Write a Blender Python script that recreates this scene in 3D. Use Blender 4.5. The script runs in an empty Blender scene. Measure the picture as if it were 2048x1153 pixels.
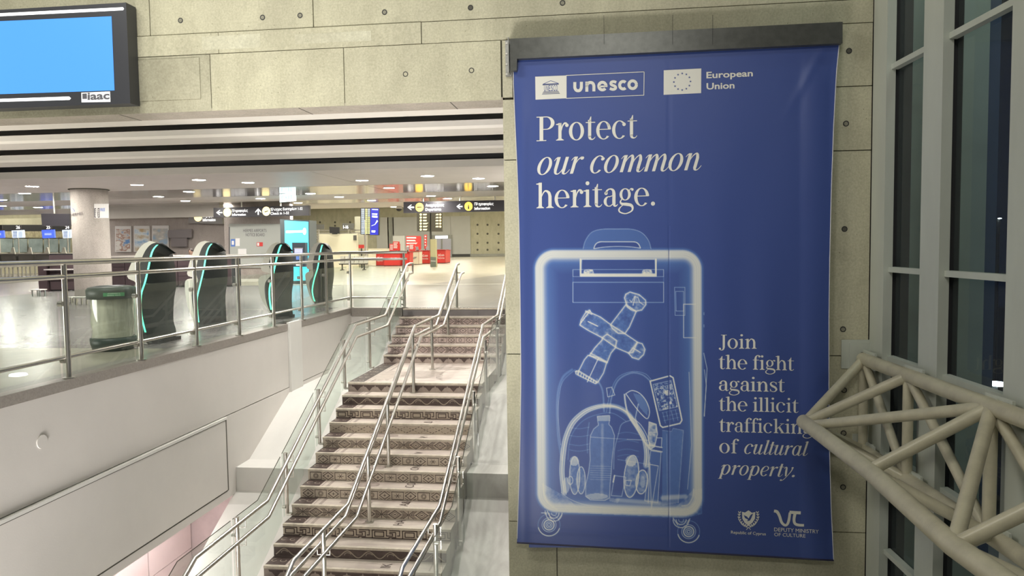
import bpy, bmesh, math, random
import numpy as np
from mathutils import Vector, Matrix
random.seed(7)
S = bpy.context.scene
COL = S.collection
PI = math.pi
# ------------------------------------------------------------------ camera
F = 1469.0; CX = 1024.0; CY = 576.5
_Y = np.array([1206-CX, -(489-CY), -F]); _Y /= np.linalg.norm(_Y)
_Z = np.array([-(1360-CX), 25373, F]); _Z /= np.linalg.norm(_Z)
_Z -= _Y*(_Y@_Z); _Z /= np.linalg.norm(_Z)
RW = np.array([np.cross(_Y, _Z), _Y, _Z])
EYE = np.array([0, 0, 1.35])
cam_d = bpy.data.cameras.new('camera'); cam = bpy.data.objects.new('camera', cam_d); COL.objects.link(cam)
cam_d.sensor_width = 36.0; cam_d.lens = 36.0*F/2048; cam_d.clip_start = 0.05; cam_d.clip_end = 500
cam.matrix_world = Matrix([list(RW[i])+[EYE[i]] for i in range(3)]+[[0, 0, 0, 1]])
S.camera = cam
# ------------------------------------------------------------------ world, view
S.view_settings.view_transform = 'Standard'; S.view_settings.look = 'None'
S.view_settings.exposure = 0.0; S.view_settings.gamma = 1.0
S.view_settings.use_curve_mapping = False
W = bpy.data.worlds.new('night'); S.world = W; W.use_nodes = True
W.node_tree.nodes['Background'].inputs[0].default_value = (0.006, 0.009, 0.018, 1)
W.node_tree.nodes['Background'].inputs[1].default_value = 0.6
S.cycles.use_denoising = True
S.cycles.max_bounces = 8; S.cycles.diffuse_bounces = 4; S.cycles.glossy_bounces = 4
S.cycles.transparent_max_bounces = 24; S.cycles.caustics_reflective = False; S.cycles.caustics_refractive = False
S.cycles.sample_clamp_indirect = 4.0
# ------------------------------------------------------------------ atrium ceiling luminaires (out of frame, above and behind) and added fill lights
def area(name, loc, size, power, color, rot=(0, 0, 0), spread=180):
    d = bpy.data.lights.new(name, 'AREA'); d.shape = 'RECTANGLE'; d.size = size[0]; d.size_y = size[1]
    d.energy = power; d.color = color; d.spread = math.radians(spread)
    o = bpy.data.objects.new(name, d); COL.objects.link(o); o.location = loc; o.rotation_euler = rot
    return o
WARM = (1.0, 0.975, 0.90)
area('atrium_light', (-6.6, 4.3, 7.2), (4.5, 1.0), 400, WARM, (math.radians(24), 0, 0))
area('atrium_light', (0.2, -1.8, 6.6), (2.5, 1.0), 235, WARM, (math.radians(48), 0, math.radians(-8)))
area('side_fill_uplight', (-12.0, 6.8, .4), (5.0, 1.2), 330, (1.0, .96, .88), (math.radians(140), 0, math.radians(-15)))  # added fill from outside the frame, brightens the ceiling beams
area('hall_fill_uplight', (-24.0, 19.0, .9), (4.0, 4.0), 330, (1.0, .95, .90), (math.radians(180), 0, 0))  # unseen uplight added to brighten the hall ceiling
area('hall_fill_uplight', (1.0, 20.5, .9), (4.0, 4.0), 300, (1.0, .95, .90), (math.radians(180), 0, 0))  # second added uplight, hidden behind the pier
area('lower_level_fill', (-3.2, 3.2, -4.4), (4.0, 2.0), 270, (1.0, 0.95, 0.92), (math.radians(137), 0, 0), 75)  # added uplight that brightens the undersides of the ceiling beams
area('lower_level_fill', (-6.3, 8.0, -2.42), (.5, 5.0), 105, (1.0, 0.92, 0.92))  # fill added under the slab to brighten the tiled wall
def spot(name, loc, power, color, cone=105):
    d = bpy.data.lights.new(name, 'SPOT'); d.energy = power; d.color = color; d.spot_size = math.radians(cone); d.spot_blend = .5; d.shadow_soft_size = .1
    o = bpy.data.objects.new(name, d); COL.objects.link(o); o.location = loc; return o
for y in (10.9, 13.08):          # unseen fill spots added inside the dark ceiling slots, pointing straight down
    for x, pw in ((-22, 260), (-18.5, 260), (-15, 260), (-11.5, 260), (-8.2, 240), (-5.0, 200), (-3.4, 230), (-1.8, 260)): spot('slot_fill_spot', (x, y, 3.5), pw, (1.0, .95, .90))
DOWN_L = 370.0      # radiance of the hall's downlights
HIGH_L = 34.0       # radiance of the light panels added over the far hall
# ------------------------------------------------------------------ picture point -> place helpers (points measured on the photograph)
def ray(u, v): return RW @ np.array([u-CX, -(v-CY), -F])
def GZ(u, v, z=0.0):
    d = ray(u, v); t = (z-EYE[2])/d[2]; p = EYE+t*d; return (p[0], p[1], p[2])
def GX(u, v, x):
    d = ray(u, v); t = (x-EYE[0])/d[0]; p = EYE+t*d; return (p[0], p[1], p[2])
def GY(u, v, y):
    d = ray(u, v); t = (y-EYE[1])/d[1]; p = EYE+t*d; return (p[0], p[1], p[2])
# ------------------------------------------------------------------ object helpers
ORG = {}
def tag(o, label=None, cat=None, group=None, kind=None):
    if label: o['label'] = label
    if cat: o['category'] = cat
    if group: o['group'] = group
    if kind: o['kind'] = kind
    return o
def empty(name, loc, label=None, cat=None, group=None, kind=None):
    o = bpy.data.objects.new(name, None); COL.objects.link(o); o.location = loc; o.empty_display_size = 0.1
    ORG[o.name] = Vector(loc)
    return tag(o, label, cat, group, kind)
class MB:
    def __init__(s): s.v = []; s.f = []; s.sm = []
    def add(s, vs, fs, smooth=False):
        n = len(s.v); s.v += [tuple(p) for p in vs]
        for f in fs: s.f.append([i+n for i in f]); s.sm.append(smooth)
        return s
    def box(s, a, b):
        x0, x1 = sorted((a[0], b[0])); y0, y1 = sorted((a[1], b[1])); z0, z1 = sorted((a[2], b[2]))
        return s.add([(x0,y0,z0),(x1,y0,z0),(x1,y1,z0),(x0,y1,z0),(x0,y0,z1),(x1,y0,z1),(x1,y1,z1),(x0,y1,z1)],
                     [(0,3,2,1),(4,5,6,7),(0,1,5,4),(1,2,6,5),(2,3,7,6),(3,0,4,7)])
    def quad(s, *p): return s.add(p, [tuple(range(len(p)))])
    def prism(s, pts, d):            # planar polygon pts extruded by vector d
        n = len(pts); d = Vector(d)
        vs = [Vector(p) for p in pts]+[Vector(p)+d for p in pts]
        fs = [tuple(range(n))[::-1], tuple(range(n, 2*n))]+[(i, (i+1) % n, n+(i+1) % n, n+i) for i in range(n)]
        return s.add(vs, fs)
    def obox(s, c, ax, ay, az):      # oriented box: centre, half axes
        c, ax, ay, az = map(Vector, (c, ax, ay, az))
        vs = [c+i*ax+j*ay+k*az for k in (-1, 1) for j in (-1, 1) for i in (-1, 1)]
        return s.add(vs, [(0,2,3,1),(4,5,7,6),(0,1,5,4),(1,3,7,5),(3,2,6,7),(2,0,4,6)])
    def tube(s, pts, r, n=10, cap=True, closed=False):
        P = [Vector(p) for p in pts]; m = len(P); rings = []
        T = []
        for i in range(m):
            a = (P[i]-P[i-1]).normalized() if (i > 0 or closed) else (P[1]-P[0]).normalized()
            b = (P[(i+1) % m]-P[i]).normalized() if (i < m-1 or closed) else a
            T.append((a, b))
        up = Vector((0, 0, 1)) if abs(T[0][0].z) < .9 else Vector((1, 0, 0))
        u = T[0][0].cross(up).normalized()
        for i in range(m):
            a, b = T[i]; t = (a+b)
            t = t.normalized() if t.length > 1e-6 else a
            u = (u-t*u.dot(t)).normalized(); w = t.cross(u)
            k = 1.0
            c = a.dot(b)
            st = 1/max(.35, math.sqrt(max(0.05, (1+c)/2)))
            # stretch along the mitre direction
            md = (b-a); md = md.normalized() if md.length > 1e-4 else None
            ring = []
            for j in range(n):
                q = u*math.cos(2*PI*j/n)*r+w*math.sin(2*PI*j/n)*r
                if md is not None:
                    mm = md-t*md.dot(t)
                    if mm.length > 1e-5:
                        mm.normalize(); q = q+mm*q.dot(mm)*(st-1)
                ring.append(P[i]+q)
            rings.append(ring)
        vs = [p for g in rings for p in g]; fs = []
        for i in range(m if closed else m-1):
            for j in range(n):
                fs.append((i*n+j, i*n+(j+1) % n, ((i+1) % m)*n+(j+1) % n, ((i+1) % m)*n+j))
        s.add(vs, fs, True)
        if cap and not closed:
            s.add(rings[0], [tuple(range(n))[::-1]]); s.add(rings[-1], [tuple(range(n))])
        return s
    def cyl(s, a, b, r, n=16, r2=None):
        a = Vector(a); b = Vector(b); t = (b-a).normalized(); r2 = r if r2 is None else r2
        up = Vector((0, 0, 1)) if abs(t.z) < .9 else Vector((1, 0, 0))
        u = t.cross(up).normalized(); w = t.cross(u)
        A = [a+(u*math.cos(2*PI*j/n)+w*math.sin(2*PI*j/n))*r for j in range(n)]
        B = [b+(u*math.cos(2*PI*j/n)+w*math.sin(2*PI*j/n))*r2 for j in range(n)]
        s.add(A+B, [(j, n+j, n+(j+1) % n, (j+1) % n) for j in range(n)], True)
        s.add(A, [tuple(range(n))]); s.add(B, [tuple(range(n))[::-1]]); return s
    def lathe(s, c, prof, n=24):     # prof: (r, z) list about vertical axis at c
        vs = []; fs = []
        for r, z in prof:
            for j in range(n): vs.append((c[0]+r*math.cos(2*PI*j/n), c[1]+r*math.sin(2*PI*j/n), c[2]+z))
        for i in range(len(prof)-1):
            for j in range(n): fs.append((i*n+j, i*n+(j+1) % n, (i+1)*n+(j+1) % n, (i+1)*n+j))
        s.add(vs, fs, True)
        if prof[0][0] > 1e-4: s.add(vs[:n], [tuple(range(n))[::-1]])
        if prof[-1][0] > 1e-4: s.add(vs[-n:], [tuple(range(n))])
        return s
    def build(s, name, m, parent=None, label=None, cat=None, group=None, kind=None):
        me = bpy.data.meshes.new(name)
        org = Vector((0, 0, 0)); root = parent
        if parent is not None:
            while root.parent is not None: root = root.parent
            org = ORG.get(root.name, Vector((0, 0, 0)))
        me.from_pydata([tuple(Vector(p)-org) for p in s.v], [], s.f)
        me.polygons.foreach_set('use_smooth', s.sm)
        me.materials.append(m)
        me.update()
        o = bpy.data.objects.new(name, me); COL.objects.link(o)
        if parent is not None: o.parent = parent
        return tag(o, label, cat, group, kind)
# ------------------------------------------------------------------ materials
MATS = {}
def mat(name, col, rough=0.5, metal=0.0, emit=None, es=1.0, noise=0.0, nscale=3.0, bump=0.0, bscale=20.0, col2=None, detail=6, spec=0.5, ndist=0.0, stretch=None, coat=0.0):
    m = bpy.data.materials.new(name); m.use_nodes = True; nt = m.node_tree; b = nt.nodes['Principled BSDF']
    b.inputs['Base Color'].default_value = (*col, 1); b.inputs['Roughness'].default_value = rough; b.inputs['Metallic'].default_value = metal
    b.inputs['Specular IOR Level'].default_value = spec
    if coat: b.inputs['Coat Weight'].default_value = coat; b.inputs['Coat Roughness'].default_value = .06
    if emit: b.inputs['Emission Color'].default_value = (*emit, 1); b.inputs['Emission Strength'].default_value = es
    if noise > 0 or bump > 0 or col2:
        tc = nt.nodes.new('ShaderNodeTexCoord'); mp = nt.nodes.new('ShaderNodeMapping'); nt.links.new(tc.outputs['Object'], mp.inputs[0])
        if stretch: mp.inputs['Scale'].default_value = stretch
    if noise > 0 or col2:
        n = nt.nodes.new('ShaderNodeTexNoise'); n.inputs['Scale'].default_value = nscale; n.inputs['Detail'].default_value = detail
        n.inputs['Distortion'].default_value = ndist
        n.inputs['Roughness'].default_value = .62
        nt.links.new(mp.outputs[0], n.inputs['Vector'])
        r = nt.nodes.new('ShaderNodeValToRGB'); nt.links.new(n.outputs['Fac'], r.inputs[0])
        c2 = col2 if col2 else tuple(c*(1-noise) for c in col)
        r.color_ramp.elements[0].position = .32; r.color_ramp.elements[0].color = (*c2, 1)
        r.color_ramp.elements[1].position = .62; r.color_ramp.elements[1].color = (*col, 1)
        nt.links.new(r.outputs[0], b.inputs['Base Color'])
    if bump > 0:
        n2 = nt.nodes.new('ShaderNodeTexNoise'); n2.inputs['Scale'].default_value = bscale; n2.inputs['Detail'].default_value = 8
        nt.links.new(mp.outputs[0], n2.inputs['Vector'])
        bp = nt.nodes.new('ShaderNodeBump'); bp.inputs['Strength'].default_value = bump; bp.inputs['Distance'].default_value = .02
        nt.links.new(n2.outputs['Fac'], bp.inputs['Height']); nt.links.new(bp.outputs[0], b.inputs['Normal'])
    MATS[name] = m
    return m
def concrete(name, c1, c2, c3, seed=0.0, sx=1.0):
    """board-marked cast concrete: large blotches, fine grain, vertical runs, pin holes"""
    m = bpy.data.materials.new(name); m.use_nodes = True; nt = m.node_tree; b = nt.nodes['Principled BSDF']; L = nt.links
    b.inputs['Roughness'].default_value = .85; b.inputs['Specular IOR Level'].default_value = .3
    tc = nt.nodes.new('ShaderNodeTexCoord')
    def nz(scale, detail, st=(1, 1, 1), rough=.6, dist=0.0):
        mp = nt.nodes.new('ShaderNodeMapping'); mp.inputs['Scale'].default_value = st; mp.inputs['Location'].default_value = (seed, seed*2, seed)
        L.new(tc.outputs['Object'], mp.inputs[0])
        n = nt.nodes.new('ShaderNodeTexNoise'); n.inputs['Scale'].default_value = scale; n.inputs['Detail'].default_value = detail
        n.inputs['Roughness'].default_value = rough; n.inputs['Distortion'].default_value = dist
        L.new(mp.outputs[0], n.inputs['Vector']); return n.outputs['Fac']
    def ramp(src, p0, p1, a, bb):
        r = nt.nodes.new('ShaderNodeValToRGB'); L.new(src, r.inputs[0])
        r.color_ramp.elements[0].position = p0; r.color_ramp.elements[0].color = (*a, 1)
        r.color_ramp.elements[1].position = p1; r.color_ramp.elements[1].color = (*bb, 1); return r.outputs[0]
    def mix(f, a, bb, mode='MIX'):
        x = nt.nodes.new('ShaderNodeMix'); x.data_type = 'RGBA'; x.blend_type = mode
        if isinstance(f, float): x.inputs[0].default_value = f
        else: L.new(f, x.inputs[0])
        L.new(a, x.inputs[6]); L.new(bb, x.inputs[7]); return x.outputs[2]
    base = ramp(nz(.9, 5, dist=.6), .35, .65, c2, c1)
    fine = ramp(nz(38, 8, rough=.75), .3, .7, (.72, .72, .70), (1.12, 1.12, 1.12))
    col = mix(1.0, base, fine, 'MULTIPLY')
    runs = ramp(nz(2.2, 6, (1.3*sx, 1.3, .45), .7), .38, .6, (.88, .875, .86), (1.04, 1.04, 1.04))
    col = mix(.75, col, mix(1.0, col, runs, 'MULTIPLY'))
    st = ramp(nz(1.7, 9, dist=1.4, rough=.75), .56, .68, (0, 0, 0), (1, 1, 1))
    cc = nt.nodes.new('ShaderNodeRGB'); cc.outputs[0].default_value = (*c3, 1)
    sm = nt.nodes.new('ShaderNodeMath'); sm.operation = 'MULTIPLY'; sm.inputs[1].default_value = .45; L.new(st, sm.inputs[0])
    col = mix(sm.outputs[0], col, cc.outputs[0])
    vo = nt.nodes.new('ShaderNodeTexVoronoi'); vo.inputs['Scale'].default_value = 9; L.new(tc.outputs['Object'], vo.inputs['Vector'])
    pin = ramp(vo.outputs['Distance'], .03, .07, (.45, .45, .42), (1, 1, 1))
    col = mix(1.0, col, pin, 'MULTIPLY')
    L.new(col, b.inputs['Base Color'])
    bp = nt.nodes.new('ShaderNodeBump'); bp.inputs['Strength'].default_value = .35; bp.inputs['Distance'].default_value = .01
    L.new(nz(24, 9), bp.inputs['Height']); L.new(bp.outputs[0], b.inputs['Normal'])
    MATS[name] = m
    return m
def glass(name, tint=(.86, .93, .89), boost=1.0, ior=1.5, milky=0.0):
    m = bpy.data.materials.new(name); m.use_nodes = True; nt = m.node_tree; nt.nodes.remove(nt.nodes['Principled BSDF'])
    out = nt.nodes['Material Output']
    t = nt.nodes.new('ShaderNodeBsdfTransparent'); t.inputs[0].default_value = (*tint, 1)
    g = nt.nodes.new('ShaderNodeBsdfGlossy'); g.inputs['Roughness'].default_value = 0.0; g.inputs[0].default_value = (1, 1, 1, 1)
    fr = nt.nodes.new('ShaderNodeFresnel'); fr.inputs[0].default_value = ior
    mu = nt.nodes.new('ShaderNodeMath'); mu.operation = 'MULTIPLY'; mu.use_clamp = True; mu.inputs[1].default_value = boost
    ge = nt.nodes.new('ShaderNodeNewGeometry'); inv = nt.nodes.new('ShaderNodeMath'); inv.operation = 'SUBTRACT'; inv.inputs[0].default_value = 1; nt.links.new(ge.outputs['Backfacing'], inv.inputs[1])
    m0 = nt.nodes.new('ShaderNodeMath'); m0.operation = 'MULTIPLY'; nt.links.new(fr.outputs[0], m0.inputs[0]); nt.links.new(inv.outputs[0], m0.inputs[1])
    nt.links.new(m0.outputs[0], mu.inputs[0])
    mx = nt.nodes.new('ShaderNodeMixShader'); nt.links.new(mu.outputs[0], mx.inputs[0])
    src = t.outputs[0]
    if milky > 0:
        d = nt.nodes.new('ShaderNodeBsdfDiffuse'); d.inputs[0].default_value = (.62, .7, .66, 1)
        m2 = nt.nodes.new('ShaderNodeMixShader'); m2.inputs[0].default_value = milky
        mk = nt.nodes.new('ShaderNodeMath'); mk.operation = 'MULTIPLY'; mk.inputs[1].default_value = milky; nt.links.new(inv.outputs[0], mk.inputs[0]); nt.links.new(mk.outputs[0], m2.inputs[0])
        nt.links.new(t.outputs[0], m2.inputs[1]); nt.links.new(d.outputs[0], m2.inputs[2]); src = m2.outputs[0]
    nt.links.new(src, mx.inputs[1]); nt.links.new(g.outputs[0], mx.inputs[2]); nt.links.new(mx.outputs[0], out.inputs[0])
    MATS[name] = m
    return m
CON = concrete('cast_concrete', (.585, .565, .415), (.50, .48, .355), (.36, .345, .25))
CON2 = concrete('cast_concrete_column', (.50, .46, .43), (.44, .41, .38), (.36, .33, .30), 3.0)
COND = concrete('cast_concrete_stained', (.50, .48, .36), (.40, .385, .285), (.27, .26, .19), 2.0)
CONL = concrete('cast_concrete_patched', (.62, .61, .47), (.55, .53, .40), (.42, .41, .30), 5.0)
SOF = concrete('concrete_soffit', (.52, .47, .40), (.44, .40, .34), (.24, .22, .18), 6.0)
GROOVE = mat('groove_dark', (.10, .095, .075), .9)
PLUG = mat('tie_plug', (.30, .29, .22), .9, noise=.3, nscale=30)
WHITE = mat('white_plaster', (.69, .66, .62), .7, noise=.05, nscale=1.2, bump=.04, bscale=60)
WHITE2 = mat('white_paint', (.75, .74, .70), .6, noise=.08, nscale=.9, stretch=(1.5, 1, .6))
DIRTY = mat('scuffed_white_paint', (.74, .73, .68), .6, col2=(.50, .48, .45), nscale=1.1, detail=7, ndist=.8, stretch=(1.6, .5, 1))
CAP = mat('granite_cap', (.34, .31, .28), .35, noise=.2, nscale=45)
STEEL = mat('brushed_steel', (.74, .72, .67), .30, 1.0, noise=.12, nscale=8, stretch=(1, 1, .1))
GLASS = glass('balustrade_glass', (.93, .965, .945), 1.0, 1.5, .07)
GLASSW = glass('window_glass', (.80, .86, .86), .55, 1.5, 0.05)
PAINTG = mat('painted_grey_steel', (.56, .59, .52), .45, noise=.10, nscale=2.0, stretch=(1, 1, .3))
TRUSS = mat('grey_gold_steel_paint', (.54, .505, .37), .38, noise=.18, nscale=6, bump=.05, bscale=40, spec=.6)
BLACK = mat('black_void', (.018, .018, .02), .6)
CREAM = mat('cream_ceiling_paint', (.88, .84, .76), .55, noise=.04, nscale=2)
DKMETAL = mat('dark_metal', (.055, .056, .052), .35, .3, noise=.3, nscale=14)
RED = mat('red_laminate', (.62, .045, .04), .4)
SIGN = mat('sign_black', (.03, .028, .035), .35)
WHITE_E = mat('lit_white_letters', (.9, .9, .9), .5, emit=(1, 1, 1), es=1.3)
YEL_E = mat('lit_yellow', (.9, .6, .1), .5, emit=(1.0, .62, .08), es=1.5)
YEL2_E = mat('lit_pale_yellow', (.9, .8, .4), .5, emit=(1.0, .82, .42), es=1.4)
# ------------------------------------------------------------------ setting: front wall and beam
D = 9.2
SOFZ = 3.17
JZ = [(-3.6, -2.05), (-2.05, -.02), (-.02, 1.93), (1.93, 3.17)]   # panel joints on the pier, from below (placeholders refined below)
wall = empty('wall_front', (0, D, 0), 'cast concrete wall with recessed joints and tie holes', kind='structure')
MB().box((-16, D+.03, SOFZ+.02), (-1.23, D+.5, 9.0)).box((-1.215, D+.03, -5.0), (3.15, D+.5, 9.0)).build('wall_core', GROOVE, wall)
def zat(v, u=1200): return GY(u, v, D)[2]
def panel(x0, x1, z0, z1, proud=0.0, m=CON, g=.006):
    MB().box((x0+g, D-proud, z0+g), (x1-g, D+.06, z1-g)).build('concrete_panel', m, wall)
Z1, Z2 = 3.93, 4.22          # the two long joints above the openings
Zb = SOFZ
# band above, between joints, and beam face panels
zj2 = 3.90; zj1 = 4.17
for a, b in ((-16, -5.9), (-5.9, -3.66), (-3.66, 3.15)): panel(a, b, zj1, 5.6 if a < -4 else 5.6)
panel(-16, 3.15, 5.6, 9.0)
for a, b in ((-16, -4.95), (-4.95, -2.25), (-2.25, 3.15)): panel(a, b, zj2, zj1, .012 if a < -3 else 0, g=.004)
for a, b in ((-16, -5.08), (-5.08, -3.27), (-3.27, -1.245)): panel(a, b, SOFZ-.008, zj2, .003, COND if b == -5.08 else CON, g=.005)
# narrow pier left of the banner and the field behind it
for a, b, z0, z1 in ((-1.235, -1.10, 3.19, zj2), (-1.10, 3.15, 3.17, zj2), (-1.235, 3.15, 2.42, 3.17), (-1.235, 3.15, -.03, 2.42),
                     (-1.235, 3.15, -2.2, -.03), (-1.235, -.61, -5, -2.2), (-.61, 3.15, -5, -2.2)):
    panel(a, b, z0, z1)
for u0, v0, u1, v1, m in ((590, 58, 742, 92, CONL), (405, 64, 520, 104, CONL), (268, 112, 398, 206, COND)):
    a = GY(u0, v1, D-.012); b = GY(u1, v0, D-.012); MB().box((a[0], D-.0135, a[2]+.02), (b[0], D-.001, b[2]-.02)).build('repair_patch', m, wall)
MB().box((-16, D+.001, SOFZ-.004), (-1.23, D+.5, SOFZ+.03)).build('beam_soffit', SOF, wall)
for x in (-12, -9.2, -6.4, -3.9, -1.9):
    MB().box((x-.006, D+.02, SOFZ-.007), (x+.006, D+.49, SOFZ)).build('soffit_joint', GROOVE, wall)
def tie(u, v, filled=True):
    p = GY(u, v, D-.001); r = .034
    ring = MB(); n = 20
    A = [(p[0]+r*math.cos(2*PI*j/n), D-.004, p[2]+r*math.sin(2*PI*j/n)) for j in range(n)]
    B = [(p[0]+(r-.010)*math.cos(2*PI*j/n), D-.004, p[2]+(r-.010)*math.sin(2*PI*j/n)) for j in range(n)]
    C_ = [(q[0], D+.002, q[2]) for q in A]
    ring.add(A+B, [(j, (j+1) % n, n+(j+1) % n, n+j) for j in range(n)]); ring.add(A+C_, [(j, n+j, n+(j+1) % n, (j+1) % n) for j in range(n)])
    o = ring.build('tie_hole', BLACK, wall)
    MB().add([(q[0], D-.002, q[2]) for q in B], [tuple(range(n))]).build('tie_plug', PLUG if filled else GROOVE, wall)
for u, v, fl in ((361, 41, 1), (525, 35, 1), (600, 31, 1), (769, 24.5, 1), (941, 15.5, 0), (1125, 6, 1), (811, 148.5, 1), (943, 141, 1), (1698, 102, 0), (1692, 247.5, 1),
                 (1689, 458.5, 0), (1686, 659, 1), (1688, 781, 1), (1686, 975, 1), (1687, 867, 1)):
    tie(u, v, fl)
# ------------------------------------------------------------------ setting: left stair-well wall
XW = -5.57
wl = empty('wall_left', (XW, 8, 0), 'white plastered stair well wall under the glass railing', kind='structure')
ZG = -1.13; ZP = -1.19; ZPB = -2.25; ZWB = -2.36
YT = 15.72                     # back wall of the well (under the cross railing)
m = MB()
m.box((XW-.9, 2.0, ZG+.012), (XW, 12.39, -.10)).box((XW-.9, 12.92, ZG+.012), (XW, YT+.0, -.10))
m.build('upper_wall', WHITE, wl)
MB().box((XW-.9, 2.0, ZG-.02), (XW-.03, YT, ZG+.02)).build('shadow_groove', GROOVE, wl)
MB().box((XW-.9, 10.16, ZWB), (XW, 12.42, ZG-.002)).box((XW-.9, 12.42, -3.2), (XW, YT, ZG-.002)).box((XW-.9, 2.0, ZWB), (XW-.03, 10.16, ZG-.002)).build('lower_wall', WHITE, wl)
MB().box((XW-.03, 2.0, ZPB+.03), (XW+.02, 10.12, ZP+.02)).build('wall_panel', WHITE, wl)
MB().box((XW-.02, 10.115, ZPB+.02), (XW+.022, 10.14, ZP+.03)).build('panel_seam', GROOVE, wl)
MB().box((XW-.02, 2.0, ZPB+.012), (XW+.010, 10.14, ZPB+.032)).build('panel_seam', GROOVE, wl)
MB().box((XW-.02, 2.0, ZP+.012), (XW+.023, 10.14, ZP+.026)).build('panel_seam', GROOVE, wl)
MB().box((XW-.03, 2.0, ZP+.025), (XW+.035, 10.14, ZP+.06)).build('panel_ledge', WHITE2, wl)
MB().box((XW-.03, 2.0, ZWB), (XW+.0, 10.16, ZPB)).build('panel_plinth', WHITE, wl)
MB().box((XW-.02, 12.40, -3.0), (XW+.045, 12.90, .035)).build('pilaster', WHITE2, wl)
pv = GX(83, 884, XW)
MB().cyl((XW-.02, pv[1], pv[2]), (XW+.012, pv[1], pv[2]), .068, 28).build('round_cover_plate', WHITE, wl)
# kerb capping
kb = empty('trim_1', (XW, 8, 0), 'grey granite kerb capping along the railing', kind='structure')
MB().box((XW-.32, 2.0, -.10), (XW+.012, 12.38, .012)).build('cap_stone', CAP, kb)
MB().box((XW-.32, 12.92, -.10), (XW+.012, YT+.3, .012)).build('cap_stone', CAP, kb)
MB().box((XW+.012, YT-.012, -.17), (-4.40, YT+.3, .012)).build('cap_stone', CAP, kb)
wb = MB().box((XW, YT, -3.0), (-4.40, YT+.3, -.165)).build('wall_back', WHITE, None, 'white wall at the head of the stair well', kind='structure')
# lower level seen under the wall: soffit and tiled wall
wt = empty('wall_lower', (-6.9, 8, -4), 'pinkish tiled wall of the lower level under the white wall', kind='structure')
TILE = mat('pale_pink_tile', (.66, .56, .54), .45, noise=.05, nscale=2)
MB().box((-7.1, 2, -5), (-6.95, 12.5, ZWB)).build('wall_core', GROOVE, wt)
for i in range(6):
    y0 = 4.3+i*1.18
    for j in range(6):
        z0 = -5+j*.44
        MB().box((-6.96, y0+.012, z0+.005), (-6.93, y0+1.168, min(z0+.435, ZWB))).build('wall_tile', TILE, wt)
MB().box((-7.1, 11.4, -5), (XW-.05, 11.55, ZWB)).build('wall_return', mat('dim_mauve_plaster', (.46, .38, .37), .7, noise=.15, nscale=3), wt)
MB().box((-7.1, 2.0, ZWB-.002), (XW-.04, 12.4, ZWB+.05)).build('slab_soffit', WHITE, wt)
# ------------------------------------------------------------------ floors
def tiles(name, c1, c2, rough, mortar, bw=.9, scale=1.0, offs=(0, 0, 0)):
    m = bpy.data.materials.new(name); m.use_nodes = True; nt = m.node_tree; b = nt.nodes['Principled BSDF']; L = nt.links
    tc = nt.nodes.new('ShaderNodeTexCoord'); mp = nt.nodes.new('ShaderNodeMapping'); L.new(tc.outputs['Object'], mp.inputs[0]); mp.inputs['Location'].default_value = offs
    br = nt.nodes.new('ShaderNodeTexBrick'); br.offset = 0; br.inputs['Scale'].default_value = scale
    br.inputs['Brick Width'].default_value = bw; br.inputs['Row Height'].default_value = bw; br.inputs['Mortar Size'].default_value = .006
    br.inputs['Color1'].default_value = (*c1, 1); br.inputs['Color2'].default_value = (*c2, 1); br.inputs['Mortar'].default_value = (*mortar, 1)
    L.new(mp.outputs[0], br.inputs['Vector'])
    n = nt.nodes.new('ShaderNodeTexNoise'); n.inputs['Scale'].default_value = 1.4; n.inputs['Detail'].default_value = 8; n.inputs['Distortion'].default_value = .8
    L.new(mp.outputs[0], n.inputs['Vector'])
    r = nt.nodes.new('ShaderNodeMapRange'); r.inputs[1].default_value = .35; r.inputs[2].default_value = .7; r.inputs[3].default_value = .82; r.inputs[4].default_value = 1.08
    L.new(n.outputs['Fac'], r.inputs[0])
    mx = nt.nodes.new('ShaderNodeVectorMath'); mx.operation = 'SCALE'; L.new(br.outputs['Color'], mx.inputs[0]); L.new(r.outputs[0], mx.inputs['Scale'])
    L.new(mx.outputs[0], b.inputs['Base Color']); b.inputs['Roughness'].default_value = rough
    bp = nt.nodes.new('ShaderNodeBump'); bp.inputs['Strength'].default_value = .005; bp.inputs['Distance'].default_value = .01
    n3 = nt.nodes.new('ShaderNodeTexNoise'); n3.inputs['Scale'].default_value = 5; L.new(mp.outputs[0], n3.inputs['Vector'])
    L.new(n3.outputs['Fac'], bp.inputs['Height']); L.new(bp.outputs[0], b.inputs['Normal'])
    return m
FG = tiles('grey_polished_tile', (.26, .24, .238), (.235, .22, .217), .24, (.16, .15, .145))
FGR = tiles('sage_polished_tile', (.20, .195, .165), (.185, .18, .155), .30, (.28, .27, .23))
FC = tiles('cream_polished_tile', (.42, .39, .31), (.39, .365, .29), .32, (.45, .42, .34))
fl = MB()
fl.box((-45, 9.35, -.4), (XW-.3, 60, 0)).box((XW-.3, YT+.28, -.4), (-4.37, 60, 0)).box((-4.37, 15.66, -.4), (-.5, 60, 0)).box((-.5, 9.7, -.4), (3.3, 60, 0))
floor = fl.build('floor', FG, None, 'polished grey stone floor of the departure hall', kind='structure')
MB().box((-45, 2.0, -.4), (XW-.3, 9.35, .0)).build('floor_near', FC, None, 'cream stone floor strip behind the near end of the railing', kind='structure')
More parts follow.
